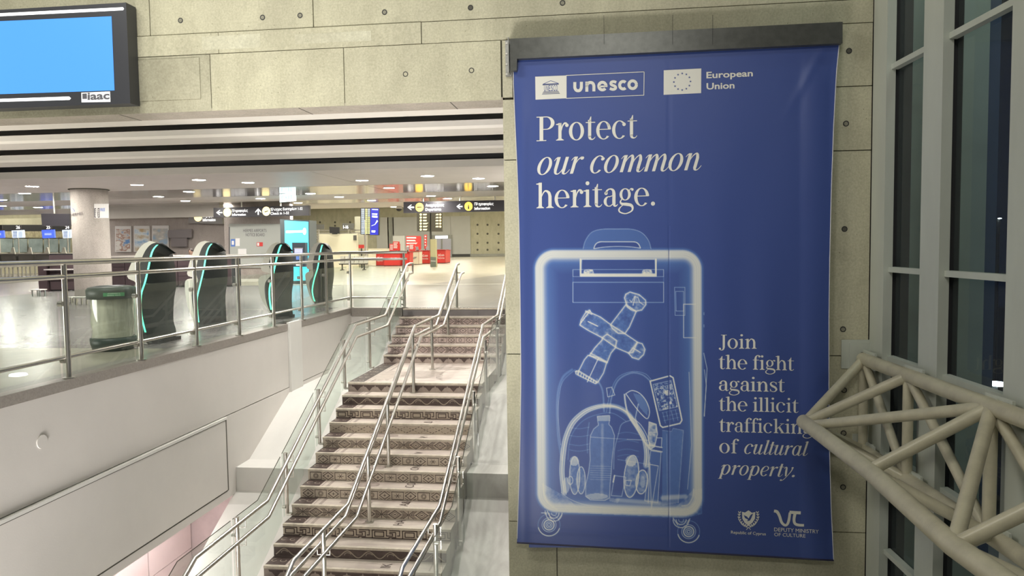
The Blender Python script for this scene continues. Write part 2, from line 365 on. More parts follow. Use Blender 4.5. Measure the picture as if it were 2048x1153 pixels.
# pale sage field before the stairs and the cream field ahead
q = MB(); q.add([(-7.4, 15.66+.3, .003), (3.3, 15.66, .003), (3.3, 25.6, .003), (-9.4, 25.6, .003)], [(0, 1, 2, 3)])
q.build('floor_sage', FGR, None, 'pale sage tiled floor at the head of the stairs', kind='structure')
q = MB(); q.add([(-14, 25.62, .004), (3.3, 25.62, .004), (3.3, 100, .004), (-45, 100, .004)], [(0, 1, 2, 3)])
q.build('floor_cream', FC, None, 'cream floor field deep in the hall', kind='structure')
a = GZ(858, 569); b_ = GZ(1010, 549); c = (3.3, b_[1], 0)
MB().add([(a[0], 25.7, .006), (3.3, 25.7, .006), (3.3, b_[1]+6, .006), (b_[0], b_[1], .006)], [(0, 1, 2, 3)]).build('floor_wedge', FGR, None, 'wedge of sage tiles running into the cream floor', kind='structure')
MB().box((-8.5, 25.52, .0), (3.3, 25.66, .008)).build('trim_2', mat('pale_strip', (.8, .78, .7), .3), None, 'pale strip set across the hall floor', kind='structure')
MB().box((-9, -6, -5.1), (8, 20, -4.83)).build('floor_lower', WHITE2, None, 'pale floor of the level below', kind='structure')
# ------------------------------------------------------------------ ceiling and baffles
ZC = 3.2
def yz(v, u, z): return GZ(u, v, z)[1]
ba = empty('ceiling_baffles', (-6, 11, ZC), 'cream ceiling beams with dark slots between them over the stair head', kind='structure')
ba.name = 'trim_3'; ORG['trim_3'] = Vector((-6, 11, ZC))
for y0, y1, h in ((9.71, 10.33, .15), (11.5, 12.28, .13), (13.87, 14.7, .14)):
    MB().prism([(-45, y0, ZC+.04), (-45, y0+.04, ZC), (-45, y1-.04, ZC), (-45, y1, ZC+.04), (-45, y1, ZC+h+.25), (-45, y0, ZC+h)], (48.3, 0, 0)).build('ceiling_beam', CREAM, ba)
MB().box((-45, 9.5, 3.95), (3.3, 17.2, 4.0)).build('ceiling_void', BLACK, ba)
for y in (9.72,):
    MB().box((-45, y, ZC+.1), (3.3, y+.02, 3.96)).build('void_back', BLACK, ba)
CEILM = mat('ceiling_metal_matte', (.82, .77, .73), .45, noise=.05, nscale=1.5)
CEILG = mat('ceiling_metal_glossy', (.66, .62, .59), .13, .7, bump=.03, bscale=3)
ce = empty('ceiling', (-6, 25, ZC), 'pale metal panel ceiling of the departure hall', kind='structure')
MB().box((-45, 17.02, ZC+.0), (3.3, 17.10, ZC+.17)).build('ceiling_edge', CREAM, ce)
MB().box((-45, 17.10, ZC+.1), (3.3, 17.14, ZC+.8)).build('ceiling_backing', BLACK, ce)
for y0, y1, m in ((17.1, 21.3, CEILM), (21.32, 24.6, CEILG), (24.62, 27.4, CEILM), (27.42, 29.4, CEILG), (29.42, 33.5, CEILM)):
    n = 0
    x = -45.0
    while x < 2:
        w = 9.5
        MB().box((x+.012, y0+.012, ZC), (x+w-.012, y1-.012, ZC+.03)).build('ceiling_panel', m, ce); x += w
MB().box((-45, 17.1, ZC+.05), (3.3, 33.5, ZC+.1)).build('ceiling_backing', BLACK, ce)
MB().box((-60, 33.5, 6.6), (3.3, 93, 6.7)).box((-60, 33.4, ZC), (3.3, 33.5, 6.6)).build('ceiling_high', CEILM, ce)
# ------------------------------------------------------------------ window wall on the right
LA = math.radians(3.434)
LV = Vector((math.sin(LA), -math.cos(LA), 0))   # along the wall, towards the camera
NV = Vector((math.cos(LA), math.sin(LA), 0))    # outwards
P0 = Vector((3.15, 9.2, 0))
def WP(t, off, z): p = P0+LV*t+NV*off; return (p.x, p.y, z)
def wbox(mb, t0, t1, o0, o1, z0, z1):
    c = (Vector(WP((t0+t1)/2, (o0+o1)/2, (z0+z1)/2)))
    return mb.obox(c, LV*((t1-t0)/2), NV*((o1-o0)/2), Vector((0, 0, (z1-z0)/2)))
wn = empty('window_1', WP(3, 0, 0), 'tall window wall of grey steel posts and dark glass', kind='structure')
POST = [(.015, .37), (1.21, 1.59), (2.67, 3.06), (4.14, 4.54), (5.6, 6.0), (7.1, 7.5)]
for i, (a, b) in enumerate(POST):
    wbox(MB(), a, b, 0, .10, -5, 9).build('window_post', PAINTG, wn)
    wbox(MB(), a+.06, b-.02, .10, .20, -5, 9).build('post_gasket', BLACK, wn)
TRZ = (-4.4, -2.27, -1.13, .0, 1.02, 3.30, 5.6, 7.9)
for i in range(5):
    a = POST[i][1]; b = POST[i+1][0]
    for z in TRZ:
        wbox(MB(), a-.05, b+.06, .055, .135, z-.03, z+.03).build('transom', PAINTG, wn)
    for z0, z1 in zip(TRZ[:-1], TRZ[1:]):
        wbox(MB(), a-.05, b+.08, .145, .15, z0+.01, z1-.01).build('window_pane', GLASSW, wn)
# ------------------------------------------------------------------ staircase
XL, XR, XM = -4.37, -2.03, -3.2
RISE = .161
NOSE = [15.655-.299*i for i in range(6)]+[12.078-.3*i for i in range(12)]+[6.69-.3*i for i in range(12)]
YNOSE = NOSE
STEPBODY = mat('step_cream_stone', (.64, .57, .49), .45, col2=(.46, .385, .345), nscale=2.2, detail=8, ndist=.6, stretch=(.6, 3, 1))
NOSEM = mat('step_nosing', (.68, .61, .50), .5, noise=.25, nscale=14)
BROWN = mat('printed_brown', (.11, .078, .07), .5, noise=.35, nscale=16)
TAUPE = mat('printed_taupe', (.38, .315, .275), .5, noise=.2, nscale=12)
SANDY = mat('printed_sand', (.56, .48, .385), .5, noise=.12, nscale=10)
ROSE = mat('printed_rose_brown', (.33, .22, .20), .5, noise=.25, nscale=10)
stair = empty('staircase', (XM, 15, -5), 'wide stone staircase printed with brown mosaic borders, rising to the hall', 'staircase')
def riser_print(step, i, y, zt, kind):
    yy = y-.004; z0 = zt-RISE+.004; z1 = zt-.034; h = z1-z0; W_ = XR-XL
    dark = MB(); mid = MB(); lite = MB()
    def seg(mb, a, b, w, dy=.0015):
        a = Vector((a[0], 0, a[1])); b = Vector((b[0], 0, b[1])); d = (b-a)
        if d.length < 1e-6: return
        d.normalize(); n = Vector((-d.z, 0, d.x))*w/2; a = a-d*w*.3; b = b+d*w*.3
        mb.add([(q.x, yy-dy, q.z) for q in (a+n, b+n, b-n, a-n)], [(0, 1, 2, 3)])
    def poly(mb, pts, dy=.001): mb.add([(p[0], yy-dy, p[1]) for p in pts], [tuple(range(len(pts)))])
    def boxl(mb, a, b, c, d, w): seg(mb, (a, c), (b, c), w); seg(mb, (b, c), (b, d), w); seg(mb, (b, d), (a, d), w); seg(mb, (a, d), (a, c), w)
    if kind == 'tri':
        base = TAUPE if i > 3 else ROSE
        poly(mid, [(XL, z0), (XR, z0), (XR, z1), (XL, z1)], .0)
        p = .21; x = XL+.06
        while x < XR-.1:
            poly(dark, [(x, z1-.012), (x+p, z1-.012), (x+p*.93, z1-.04), (x+p*.78, z1-.045), (x+p*.62, z1-.085), (x+p*.5, z0+.012), (x+p*.38, z1-.085), (x+p*.22, z1-.045), (x+p*.07, z1-.04)])
            x += p
        mid.build('riser_ground', TAUPE if i > 3 else mat('rose%d' % i, (.42, .31, .28), .5, noise=.2, nscale=10), step)
        dark.build('triangle_frieze', BROWN if i > 3 else ROSE, step)
    elif kind == 'wave':
        poly(dark, [(XL, z0), (XR, z0), (XR, z1), (XL, z1)], .0); dark.build('riser_ground', BROWN, step)
        pts = []; x = XL+.02; n = 0
        P_ = .29
        N = int(W_/P_*16)
        prev = None
        for k in range(N+1):
            xx = XL+.03+(W_-.06)*k/N; ph = (xx-XL)/P_*2*PI
            zz = z0+h*.5-math.cos(ph)*h*.36
            if prev: seg(lite, prev, (xx, zz), .014)
            prev = (xx, zz)
        k = 0
        while XL+.1+k*P_ < XR-.1:
            cx = XL+.1+k*P_; prev = None
            for j in range(7):
                a = PI*.1+j*PI*.16; q = (cx+.05+.045*math.cos(a), z0+h*.42+.03*math.sin(a))
                if prev: seg(lite, prev, q, .008)
                prev = q
            k += 1
        lite.build('wave_line', SANDY, step)
    elif kind == 'key':
        poly(lite, [(XL, z0), (XR, z0), (XR, z1), (XL, z1)], .0); lite.build('riser_ground', SANDY, step)
        p = .42; x = XL+.02; w = .014
        zt_, zb_ = z1-.008, z0+.008; hh = zt_-zb_
        while x < XR-.05:
            def s_(*pts):
                for a, b in zip(pts[:-1], pts[1:]):
                    x0 = min(x+a[0]*p, XR-.01); x1 = min(x+b[0]*p, XR-.01); seg(dark, (x0, zb_+a[1]*hh), (x1, zb_+b[1]*hh), w)
            boxl(dark, x+.03*p, min(x+.33*p, XR-.01), zb_+.22*hh, zb_+.8*hh, w)
            s_((-.05, 1), (.42, 1), (.42, .3), (.62, .3), (.62, .6), (.52, .6))
            s_((-.05, 0), (.5, 0), (.5, .12), (.72, .12), (.72, .78), (.52, .78))
            s_((.52, 1), (.85, 1), (.85, .35), (.78, .35)); s_((.6, 0), (.95, 0), (.95, 1))
            x += p
        dark.build('greek_key_frieze', BROWN, step)
    elif kind == 'zig':
        poly(lite, [(XL, z0), (XR, z0), (XR, z1), (XL, z1)], .0); lite.build('riser_ground', SANDY, step)
        p = .42; n = int(W_/p*18)
        for k in range(n):
            if k % 2: continue
            for ph in (0.0, .5):
                f = lambda q: abs(((q/p+ph) % 1)-.5)*2
                xa = W_*k/n; xb = W_*(k+1)/n
                seg(dark, (XL+xa, z0+.01+f(xa)*(h-.02)), (XL+xb, z0+.01+f(xb)*(h-.02)), .009 if ph else .006)
        dark.build('dotted_zigzag', BROWN, step)
    else:
        poly(mid, [(XL, z0), (XR, z0), (XR, z1), (XL, z1)], .0); mid.build('riser_ground', mat_r(i), step)
        zc = (z0+z1)/2
        if kind == 'star':
            p = .38; x = XL+.06; hx = p/2
            while x < XR-.1:
                c = x+.10; q = min(c, XR-.02)
                for sx in (-1, 1):
                    for sz in (-1, 1):
                        for k, (ax, az) in enumerate(((.0, .0), (.03, .0), (.055, .0))):
                            seg(dark, (c+sx*(.012+ax), zc+sz*.008), (c+sx*(.075+ax*.8), zc+sz*(h/2-.008)), .0075 if k else .010)
                seg(dark, (c, zc-h/2+.01), (c, zc+h/2-.01), .009); seg(dark, (c-.1, zc), (c+.1, zc), .008)
                d = c+hx
                if d < XR-.08:
                    for (a, b) in (((-.085, 0), (0, .5)), ((0, .5), (.085, 0)), ((.085, 0), (0, -.5)), ((0, -.5), (-.085, 0))):
                        seg(dark, (d+a[0], zc+a[1]*h*.94), (d+b[0], zc+b[1]*h*.94), .011)
                    for (a, b) in (((-.05, 0), (0, .3)), ((0, .3), (.05, 0)), ((.05, 0), (0, -.3)), ((0, -.3), (-.05, 0))):
                        seg(dark, (d+a[0], zc+a[1]*h*.94), (d+b[0], zc+b[1]*h*.94), .006)
                    seg(dark, (d-.015, zc), (d+.015, zc), .012)
                x += p
        else:
            p = .19; x = XL+.02; k = 0
            while x < XR-.1:
                a, b = x+.012, x+p-.008
                if (k+i) % 2 == 0:
                    boxl(dark, a, b, z0+.008, z1-.008, .008)
                    sh = TAUPE
                    c = (a+b)/2
                    typ = (k*3+i) % 4
                    if typ == 0:
                        for j in range(10):
                            t0, t1 = 2*PI*j/10, 2*PI*(j+1)/10
                            for rr in (.022, .036): seg(dark, (c+rr*math.cos(t0), zc+rr*math.sin(t0)), (c+rr*math.cos(t1), zc+rr*math.sin(t1)), .006)
                    elif typ == 1: poly(dark, [(c-.045, zc-.03), (c+.045, zc-.03), (c+.045, zc+.03), (c-.045, zc+.03)])
                    elif typ == 2:
                        for j in range(6): seg(dark, (c, zc), (c+.045*math.cos(j*PI/3), zc+.035*math.sin(j*PI/3)), .007)
                    else: seg(dark, (c-.04, zc-.03), (c+.03, zc+.03), .012); seg(dark, (c-.03, zc+.03), (c+.035, zc-.02), .009)
                else:
                    c = (a+b)/2; hw = (b-a)/2
                    for (e, g) in (((-1, 0), (0, 1)), ((0, 1), (1, 0)), ((1, 0), (0, -1)), ((0, -1), (-1, 0))):
                        seg(dark, (c+e[0]*hw*.9, zc+e[1]*h*.45), (c+g[0]*hw*.9, zc+g[1]*h*.45), .010)
                    for sx in (-1, 1):
                        for sz in (-1, 1): seg(dark, (c+sx*hw*.95, zc+sz*h*.28), (c+sx*hw*.45, zc+sz*h*.48), .007)
                    seg(dark, (c-.018, zc), (c+.018, zc), .008); seg(dark, (c, zc-.018), (c, zc+.018), .008)
                x += p; k += 1
        dark.build('geometric_frieze', BROWN, step)
GR = {}
def mat_r(i):
    k = 'rosy' if i < 6 else 'tan'
    if k not in GR: GR[k] = mat('riser_'+k, (.66, .54, .49) if k == 'rosy' else (.66, .57, .465), .5, noise=.2, nscale=9)
    return GR[k]
KIND = ['tri', 'star', 'sq', 'sq', 'star', 'tri', 'tri', 'wave', 'key', 'zig', 'star', 'sq', 'sq', 'sq', 'star', 'key', 'wave', 'tri']+['sq', 'star', 'sq', 'key', 'wave', 'tri', 'sq', 'star', 'sq', 'key', 'wave', 'tri']
TEXTQ = {9: 'Δ', 10: 'V', 11: 'V', 12: 'ON', 13: 'CO', 14: 'A&', 15: 'HA', 17: 'IK'}
def text_polys(body, bold=0.0, res=3):
    cu = bpy.data.curves.new('txt', 'FONT'); cu.body = body; cu.resolution_u = res; cu.offset = bold
    o = bpy.data.objects.new('txt', cu); COL.objects.link(o)
    bpy.context.view_layer.update()
    dg = bpy.context.evaluated_depsgraph_get(); me = bpy.data.meshes.new_from_object(o.evaluated_get(dg))
    v = [tuple(p.co)[:2] for p in me.vertices]; f = [tuple(p.vertices) for p in me.polygons]
    bpy.data.objects.remove(o); bpy.data.meshes.remove(me)
    return v, f
def squiggle(mb, x0, x1, y0, y1, z, n=3, w=.010, seed=0):
    rr = random.Random(seed)
    for k in range(n):
        cx = x0+(x1-x0)*(k+.5)/n; cy = (y0+y1)/2; r = min((x1-x0)/n, y1-y0)*.42; a0 = rr.random()*PI; prev = None
        for j in range(11):
            a = a0+j*.45; q = (cx+r*math.cos(a)*(1-.05*j), cy+r*math.sin(a)*.9*(1-.05*j))
            if prev:
                d = Vector((q[0]-prev[0], q[1]-prev[1])); l = d.length
                if l > 1e-6:
                    nn = Vector((-d.y, d.x))/l*w/2
                    mb.add([(prev[0]+nn.x, prev[1]+nn.y, z), (q[0]+nn.x, q[1]+nn.y, z), (q[0]-nn.x, q[1]-nn.y, z), (prev[0]-nn.x, prev[1]-nn.y, z)], [(0, 1, 2, 3)])
            prev = q
for i, y in enumerate(YNOSE):
    zt = -RISE*i
    ynext = YNOSE[i-1] if i else 16.0
    st = MB().box((XL, y+.012, zt-RISE-.25), (XR, ynext+.02 if i else 15.98, zt-.03)).box((XL, y+.012, zt-.03), (XR, ynext+.012, zt-.0005)).build('step', STEPBODY, stair)
    MB().box((XL, y-.002, zt-.030), (XR, y+.05, zt+.0015)).build('nosing', NOSEM, st)
    riser_print(st, i, y+.012, zt, KIND[i])
    if i == 0: continue
    d = ynext+.012-y-.05; z = zt+.0012; y0 = y+.052; y1 = ynext+.008
    MB().quad((XL, y0, z), (XL+.27, y0, z), (XL+.27, y1, z), (XL, y1, z)).build('tread_border', BROWN if i != 7 else TAUPE, st)
    sq = MB(); squiggle(sq, XL+.01, XL+.26, y0, y1, z+.001, 2 if d < .5 else 1, .009, i)
    if d > .5:
        for k in range(7): squiggle(sq, XL+.02, XL+.24, y0+k*d/7, y0+(k+1)*d/7, z+.001, 2, .012, k+40)
    sq.build('border_curls', SANDY, st)
    ln = MB()
    for xx, w in ((XL+.30, .015), (XL+.37, .05)): ln.quad((xx, y0, z), (xx+w, y0, z), (xx+w, y1, z), (xx, y1, z))
    for xx, w in ((XR-.18, .02),): ln.quad((xx, y0, z), (xx+w, y0, z), (xx+w, y1, z), (xx, y1, z))
    ln.build('border_lines', TAUPE, st)
    if i in (10, 12, 13, 14, 15):
        rr = random.Random(i); bl = MB(); cx = XL+.85+rr.random()*.15; cy = (y0+y1)/2
        bl.add([(cx+.24*math.cos(2*PI*j/14)*(.8+.35*rr.random()), cy+.11*math.sin(2*PI*j/14), z+.0005) for j in range(14)], [tuple(range(14))]); bl.build('mosaic_figure', TAUPE, st)
    if i in TEXTQ:
        vs, fs = text_polys(TEXTQ[i]); k = .17; x0 = -2.72+(i-12)*.0; mbt = MB()
        mbt.add([(x0+.0-p[1]*k*1.1, y0+.03+p[0]*k*.85, z+.0015) for p in vs], fs); mbt.build('tread_letters', BROWN, st)
    if i == 6:
        vs, fs = text_polys('ΑΠΟΛΛ'); mbt = MB(); mbt.add([(-2.78-p[1]*.16-p[0]*.05, y0+.25+p[0]*.24, z+.0015) for p in vs], fs); mbt.build('landing_letters', TAUPE, st)
        rr = random.Random(3)
        for cx, cy, ax, ay in ((-3.3, 12.95, .42, .36), (-3.85, 12.75, .22, .5), (-2.95, 13.6, .42, .14)):
            z += .0004
            MB().add([(cx+ax*math.cos(2*PI*j/18)*(.7+.5*rr.random()), cy+ay*math.sin(2*PI*j/18)*(.7+.5*rr.random()), z+.0007) for j in range(18)], [tuple(range(18))]).build('mosaic_figure', mat('faint_mosaic', (.47, .40, .345), .5, noise=.2, nscale=9) if 'faint_mosaic' not in MATS else MATS['faint_mosaic'], st)
# white skirts either side of the flight
def plinth(x0, x1, name, label, m):
    prof = [(16.0, -.30), (15.75, -.30), (14.25, -1.20), (12.42, -1.20), (10.84, -1.97), (10.41, -1.97), (10.41, -2.33), (8.9, -3.14), (6.9, -3.14), (5.2, -4.0), (5.0, -5.0), (16.0, -5.0)]
    return MB().prism([(x0, a, b) for a, b in prof], (x1-x0, 0, 0)).build(name, m, None, label, kind='structure')
plinth(XW-.02, XL-.03, 'trim_4', 'sloping white plinth left of the staircase', WHITE2)
plinth(XR+.03, -1.235, 'trim_5', 'sloping white plinth with grey scuffs right of the staircase', DIRTY)
# stringers
def nz_off(pts, off): return [(y, z+off) for y, z in pts]
LINE = [(16.02, .0), (15.72, -.0), (14.25, -.88), (12.35, -.92), (12.1, -1.02), (8.8, -2.80), (7.0, -2.86), (3.4, -4.75)]
# ------------------------------------------------------------------ handrails
RL = [(16.05, .99), (15.89, .94), (14.19, -.01), (12.43, -.01), (8.86, -1.91), (7.15, -1.93), (3.5, -3.9)]
def side_rail(name, label, xr, xp, xg, s, posts):
    o = empty(name, (xr, 14.5, -.9), label, 'handrail')
    top = [(xr, y, z) for y, z in RL]; low = [(xr, y+.14 if k < 3 else y+.02, z-.22) for k, (y, z) in enumerate(RL)]
    top = [(xr, 15.95, .955)]+top[2:]; low = [(xr, 16.12, .74)]+low[2:]
    top = [(xr, 16.2, .975)]+top; 
    MB().tube(top, .0235, 12).build('upper_handrail', STEEL, o)
    MB().tube(low, .0235, 12).build('lower_handrail', STEEL, o)
    MB().tube([(xr, 16.2, .975), (xr, 16.42, .975), (xr, 16.42, .76), (xr, 16.12, .74)], .0225, 10).build('end_loop', STEEL, o)
    gl = [(16.0, .91), (14.32, -.02), (12.55, -.02), (8.93, -1.93), (7.1, -1.95), (3.6, -3.82)]
    def gz(y):
        for (a, b), (c, d) in zip(gl[:-1], gl[1:]):
            if c <= y <= a: return d+(b-d)*(y-c)/(a-c)
        return gl[-1][1]
    def bz(y):
        for (a, b), (c, d) in zip(LINE[:-1], LINE[1:]):
            if c <= y <= a: return d+(b-d)*(y-c)/(a-c)
        return -4.7
    drop = .12 if s < 0 else .42
    ys = [15.98]+posts+[3.7]
    for a, b in zip(ys[:-1], ys[1:]):
        kn = [a-.03]+[q for q in (14.32, 12.55, 8.93, 7.1) if b < q < a]+[b+.03]
        kb = [a-.03]+[q for q in (14.25, 12.35, 12.1, 8.8, 7.0) if b < q < a]+[b+.03]
        up = [(xg, q, gz(q)) for q in kn]; dn = [(xg, q, bz(q)-drop) for q in kb]
        mb = MB().prism(up+dn[::-1], (.012*s, 0, 0)); mb.build('glass_panel', GLASS, o)
        MB().tube([(xg+.006*s, q, gz(q)+.002) for q in kn], .006, 4).build('glass_edge', GROOVE, o)
    for y in posts:
        zt = gz(y)+.03; zb = bz(y)-(.05 if s < 0 else .45)
        p = MB().cyl((xp, y, zb), (xp, y, zt), .027, 14).build('post', STEEL, o)
        MB().cyl((xp, y, zt), (xp, y, zt+.008), .030, 14).build('post_cap', STEEL, p)
        for zz in (zt-.2, zb+.12):
            MB().cyl((xp, y-.04, zz), (xp+.045*s, y-.04, zz), .022, 10).build('glass_clamp', STEEL, p)
        br = MB(); zr = gz(y)
        for dz in (-.09, -.31):
            br.tube([(xp, y, zr+dz), (xr, y+.02, zr+dz), (xr, y+.02, zr+dz+.09)], .007, 6)
        br.build('rail_bracket', STEEL, p)
        if s > 0:
            MB().box((xp-.05, y-.05, zb-.01), (xp+.05, y+.05, zb)).box((xp-.09, y-.03, zb), (xp-.03, y+.03, zb+.16)).build('base_bracket', DKMETAL, p)
        else:
            MB().box((xp-.0, y-.03, zb-.01), (xp+.07, y+.03, zb+.02)).build('base_bracket', STEEL, p)
    return o
side_rail('stair_railing', 'steel double handrail with glass panels on the left side of the staircase', -4.33, -4.43, -4.49, -1, [15.98, 14.8, 13.48, 12.09, 10.9, 9.66, 8.25, 6.9, 5.5])
side_rail('stair_railing', 'steel double handrail with glass panels on the right side of the staircase', -2.06, -1.97, -1.92, 1, [15.98, 14.8, 13.48, 12.09, 10.9, 9.66, 8.25, 6.9, 5.5])
o = empty('stair_railing', (XM, 13, -.97), 'steel centre handrail on single posts dividing the staircase', 'handrail')
RC = [(15.9, .94), (14.02, .0), (12.2, .0), (8.72, -1.87), (7.08, -1.88), (3.5, -3.85)]
MB().tube([(XM, 16.15, .955)]+[(XM, y, z) for y, z in RC], .0245, 12).build('upper_handrail', STEEL, o)
for sx in (-.075, .075):
    MB().tube([(XM+sx, 16.3, .755)]+[(XM+sx, y+.1, z-.205) for y, z in RC], .0235, 12).build('lower_handrail', STEEL, o)
MB().tube([(XM-.09, 16.28, .75), (XM+.09, 16.28, .75)], .012, 8).build('end_bar', STEEL, o)
for y in (15.85, 14.9, 13.43, 12.03, 10.5, 9.55, 7.9, 6.3):
    def rz(y, P=RC):
        for (a, b), (c, d) in zip(P[:-1], P[1:]):
            if c <= y <= a: return d+(b-d)*(y-c)/(a-c)
        return P[0][1]
    zb = 0.0
    for i, yy in enumerate(YNOSE):
        if y >= yy: zb = -RISE*i; break
    p = MB().cyl((XM, y, zb), (XM, y, rz(y)), .027, 14).build('post', STEEL, o)
    MB().cyl((XM, y, zb), (XM, y, zb+.012), .058, 18).build('base_flange', STEEL, p)
    MB().tube([(XM-.075, y, rz(y)-.2), (XM-.075, y, rz(y)-.29), (XM+.075, y, rz(y)-.29), (XM+.075, y, rz(y)-.2)], .007, 6).build('rail_bracket', STEEL, p)
# ------------------------------------------------------------------ balustrade on the kerb
o = empty('glass_railing', (XW-.03, 9, .012), 'long steel railing with glass panels along the granite kerb', 'railing')
XK = XW-.035
KY = [GX(u, 650, XK) and GZ(u, v, .012)[1]*XK/GZ(u, v, .012)[0] for u, v in ((138, 752), (283, 720), (394, 692), (479, 669.5), (548, 650.5), (605, 636.6), (654, 624.5), (694, 614))]
KY = [2.6, 4.9]+KY[:7]+[YT+.1]
for name, z, r in (('top_rail', 1.235, .030), ('middle_rail', 1.085, .026)):
    MB().tube([(XK, 2.0, z), (XK, YT+.1, z), (-4.30, YT+.1, z)], r, 12).build(name, STEEL, o)
MB().tube([(XK-.03, 2.0, .235), (XK-.03, YT+.1, .235), (-4.34, YT+.1, .235)], .021, 10).build('bottom_rail', STEEL, o)
def kpost(x, y):
    p = MB().cyl((x, y, .012), (x, y, 1.215), .027, 14).build('post', STEEL, o)
    MB().cyl((x, y, .012), (x, y, .024), .062, 18).build('base_flange', STEEL, p)
    for zz in (.80, .2):
        MB().cyl((x-.07, y-.012, zz), (x-.02, y-.012, zz), .028, 12).build('glass_clamp', STEEL, p)
for y in KY: kpost(XK, y)
kpost(-4.37, YT+.1)
for a, b in zip(KY[:-1], KY[1:]):
    MB().box((XK-.085, a+.02, .02), (XK-.073, b-.02, .93)).build('glass_panel', GLASS, o)
MB().box((XK+.04, YT+.16, -.02), (-4.47, YT+.172, .945)).build('glass_panel', GLASS, o)
# ------------------------------------------------------------------ tubular truss along the window wall
def WQ(u, v, off):
    d = Vector(ray(u, v)); n = NV; t = (n.dot(P0-Vector(EYE))+off)/n.dot(d); return Vector(EYE)+d*t
tr = empty('roof_truss', WP(1.2, -.5, -.6), 'grey-gold tubular steel truss fixed to the window posts', 'truss')
ZT, ZB_ = -.05, -1.135
Tt = (.12, 1.23, 2.69, 4.2, 5.7, 7.2)
NT = [Vector(WP(t, -.10, ZT)) for t in Tt]; NB = [Vector(WP(t, -.10, ZB_)) for t in Tt]
I0 = WQ(1610, 846, -.95); I1 = WQ(1738, 942, -.95); I2 = WQ(1908, 1093, -.95); I3 = Vector(WP(5.4, -.95, -.75)); I4 = Vector(WP(7.3, -.95, -.75))
def tb(name, a, b, r, e0=0, e1=0):
    a, b = Vector(a), Vector(b); d = (b-a).normalized()
    return MB().cyl(a-d*e0, b+d*e1, r, 24).build(name, TRUSS, tr)
tb('top_chord', NT[0], NT[5], .074, .04, .5); tb('bottom_chord', NB[0], NB[5], .074, .04, .5)
MB().tube([I0-(I1-I0).normalized()*.05, I0, I1, I2, I3, I4], .080, 24).build('inner_chord', TRUSS, tr)
MB().lathe((0, 0, 0), [(0, 0)]) 
for a, b in zip(NT, NB): tb('brace', a, b, .052)
for a, b in zip(NT[:-1], NB[1:]): tb('brace', a, b, .048)
for a, b in ((I0, NT[0]), (I0, NT[1]), (I0+(I1-I0)*.08, NT[2]), (I1, NT[2]), (I2, NT[2]), (I2, NT[3]), (I3, NT[4]), (I3, NT[3]), (I4, NT[5]),
             (I0, NB[0]), (I0, NB[1]), (I1, NB[2]), (I2, NB[3]), (I2, NB[2]), (I3, NB[4])): tb('brace', a, b, .054)
for P in (NT, NB):
    for k, p in enumerate(P):
        d = MB(); z = p.z
        d.obox(p+NV*.03+LV*(.06), LV*.19, NV*.012, Vector((0, 0, .10))); d.obox(p+NV*.05+LV*.06, LV*.006, NV*.05, Vector((0, 0, .08)))
        d.build('fixing_plate', PAINTG, tr)
        bo = MB()
        for s1 in (-1, 1):
            for s2 in (-1, 1):
                c = p+NV*.018+LV*(.06+.14*s1)+Vector((0, 0, .06*s2)); bo.cyl(c-NV*.02, c, .013, 8)
        bo.build('bolts', DKMETAL, tr)
# wall side plate at the truss end
wp = MB(); a = GY(1683, 680, D-.012); b = GY(1741, 738, D-.012)
wp.box((a[0], D-.015, b[2]), (b[0]-.02, D, a[2])).box((a[0]+.09, D-.03, b[2]-.02), (b[0]-.0, D-.015, a[2]-.04))
wp.build('end_plate', PAINTG, tr)
a = GY(1705, 868, D); wp = MB().box((a[0], D-.02, a[2]-.38), (a[0]+.26, D, a[2])).build('end_plate', PAINTG, tr)
# ------------------------------------------------------------------ banner
YB = 9.075
def interp(x, xs, ys): return float(np.interp(x, xs, ys))
LEFT = ([88, 118, 155, 240, 340, 440, 600, 760, 900, 1000, 1087], [1027, 1027, 1026.5, 1030, 1034.5, 1038, 1040.5, 1042, 1040, 1037, 1034])
RIGHT = ([80, 90, 144, 248, 387, 520, 640, 800, 907, 1018, 1122], [1679, 1678.5, 1673, 1667.5, 1662.5, 1659.5, 1658, 1658, 1659.4, 1662.5, 1667.5])
def fold(u, v):
    """depth of the cloth's slack in metres, out of the plane towards the camera"""
    u = np.asarray(u, float); v = np.asarray(v, float)
    k = np.clip((v-150)/500, 0, 1)*np.clip((1110-v)/250, .25, 1)
    d = .004*np.sin((u-1030)/17.0+v/260.0)*k*np.exp(-((u-1090)/90)**2)
    d = d+.0045*np.sin((u+v*.12)/21.0)*np.exp(-((u-1520)/150)**2)*k
    d = d+.003*np.sin((u-v*.06)/13.0)*k*np.exp(-((v-700)/260)**2)
    r = np.clip((u-1600)/60, 0, 1); d = d+.020*np.sin(r*PI)*np.clip((v-100)/80, 0, 1)*.8
    d = d+.012*np.exp(-((u-1045)/12)**2)*np.clip((v-150)/100, 0, 1)
    d = d+.008*np.exp(-(((u-1650)+(v-90)*.55)/9)**2)*np.exp(-((v-150)/60)**2)
    d = d-.0035*np.exp(-((u-1338)/1.6)**2)*np.clip((v-100)/30, 0, 1)+.004*np.exp(-((v-1060-(u-1034)*.055)/5)**2)
    return d
RWn = RW
def BPn(u, v, off=0.0):
    u = np.asarray(u, float); v = np.asarray(v, float)
    cd = np.stack([u-CX, -(v-CY), np.full(u.shape, -F)], -1); d = cd@RWn.T
    y = YB-fold(u, v)-off; t = y/d[..., 1]
    p = EYE+d*t[..., None]; return p
def BP(u, v, off=0.0): return tuple(BPn(np.array(u), np.array(v), off))
bn = empty('banner', GY(1350, 1100, YB), 'large blue hanging banner printed with a white X-ray suitcase and lettering', 'banner')
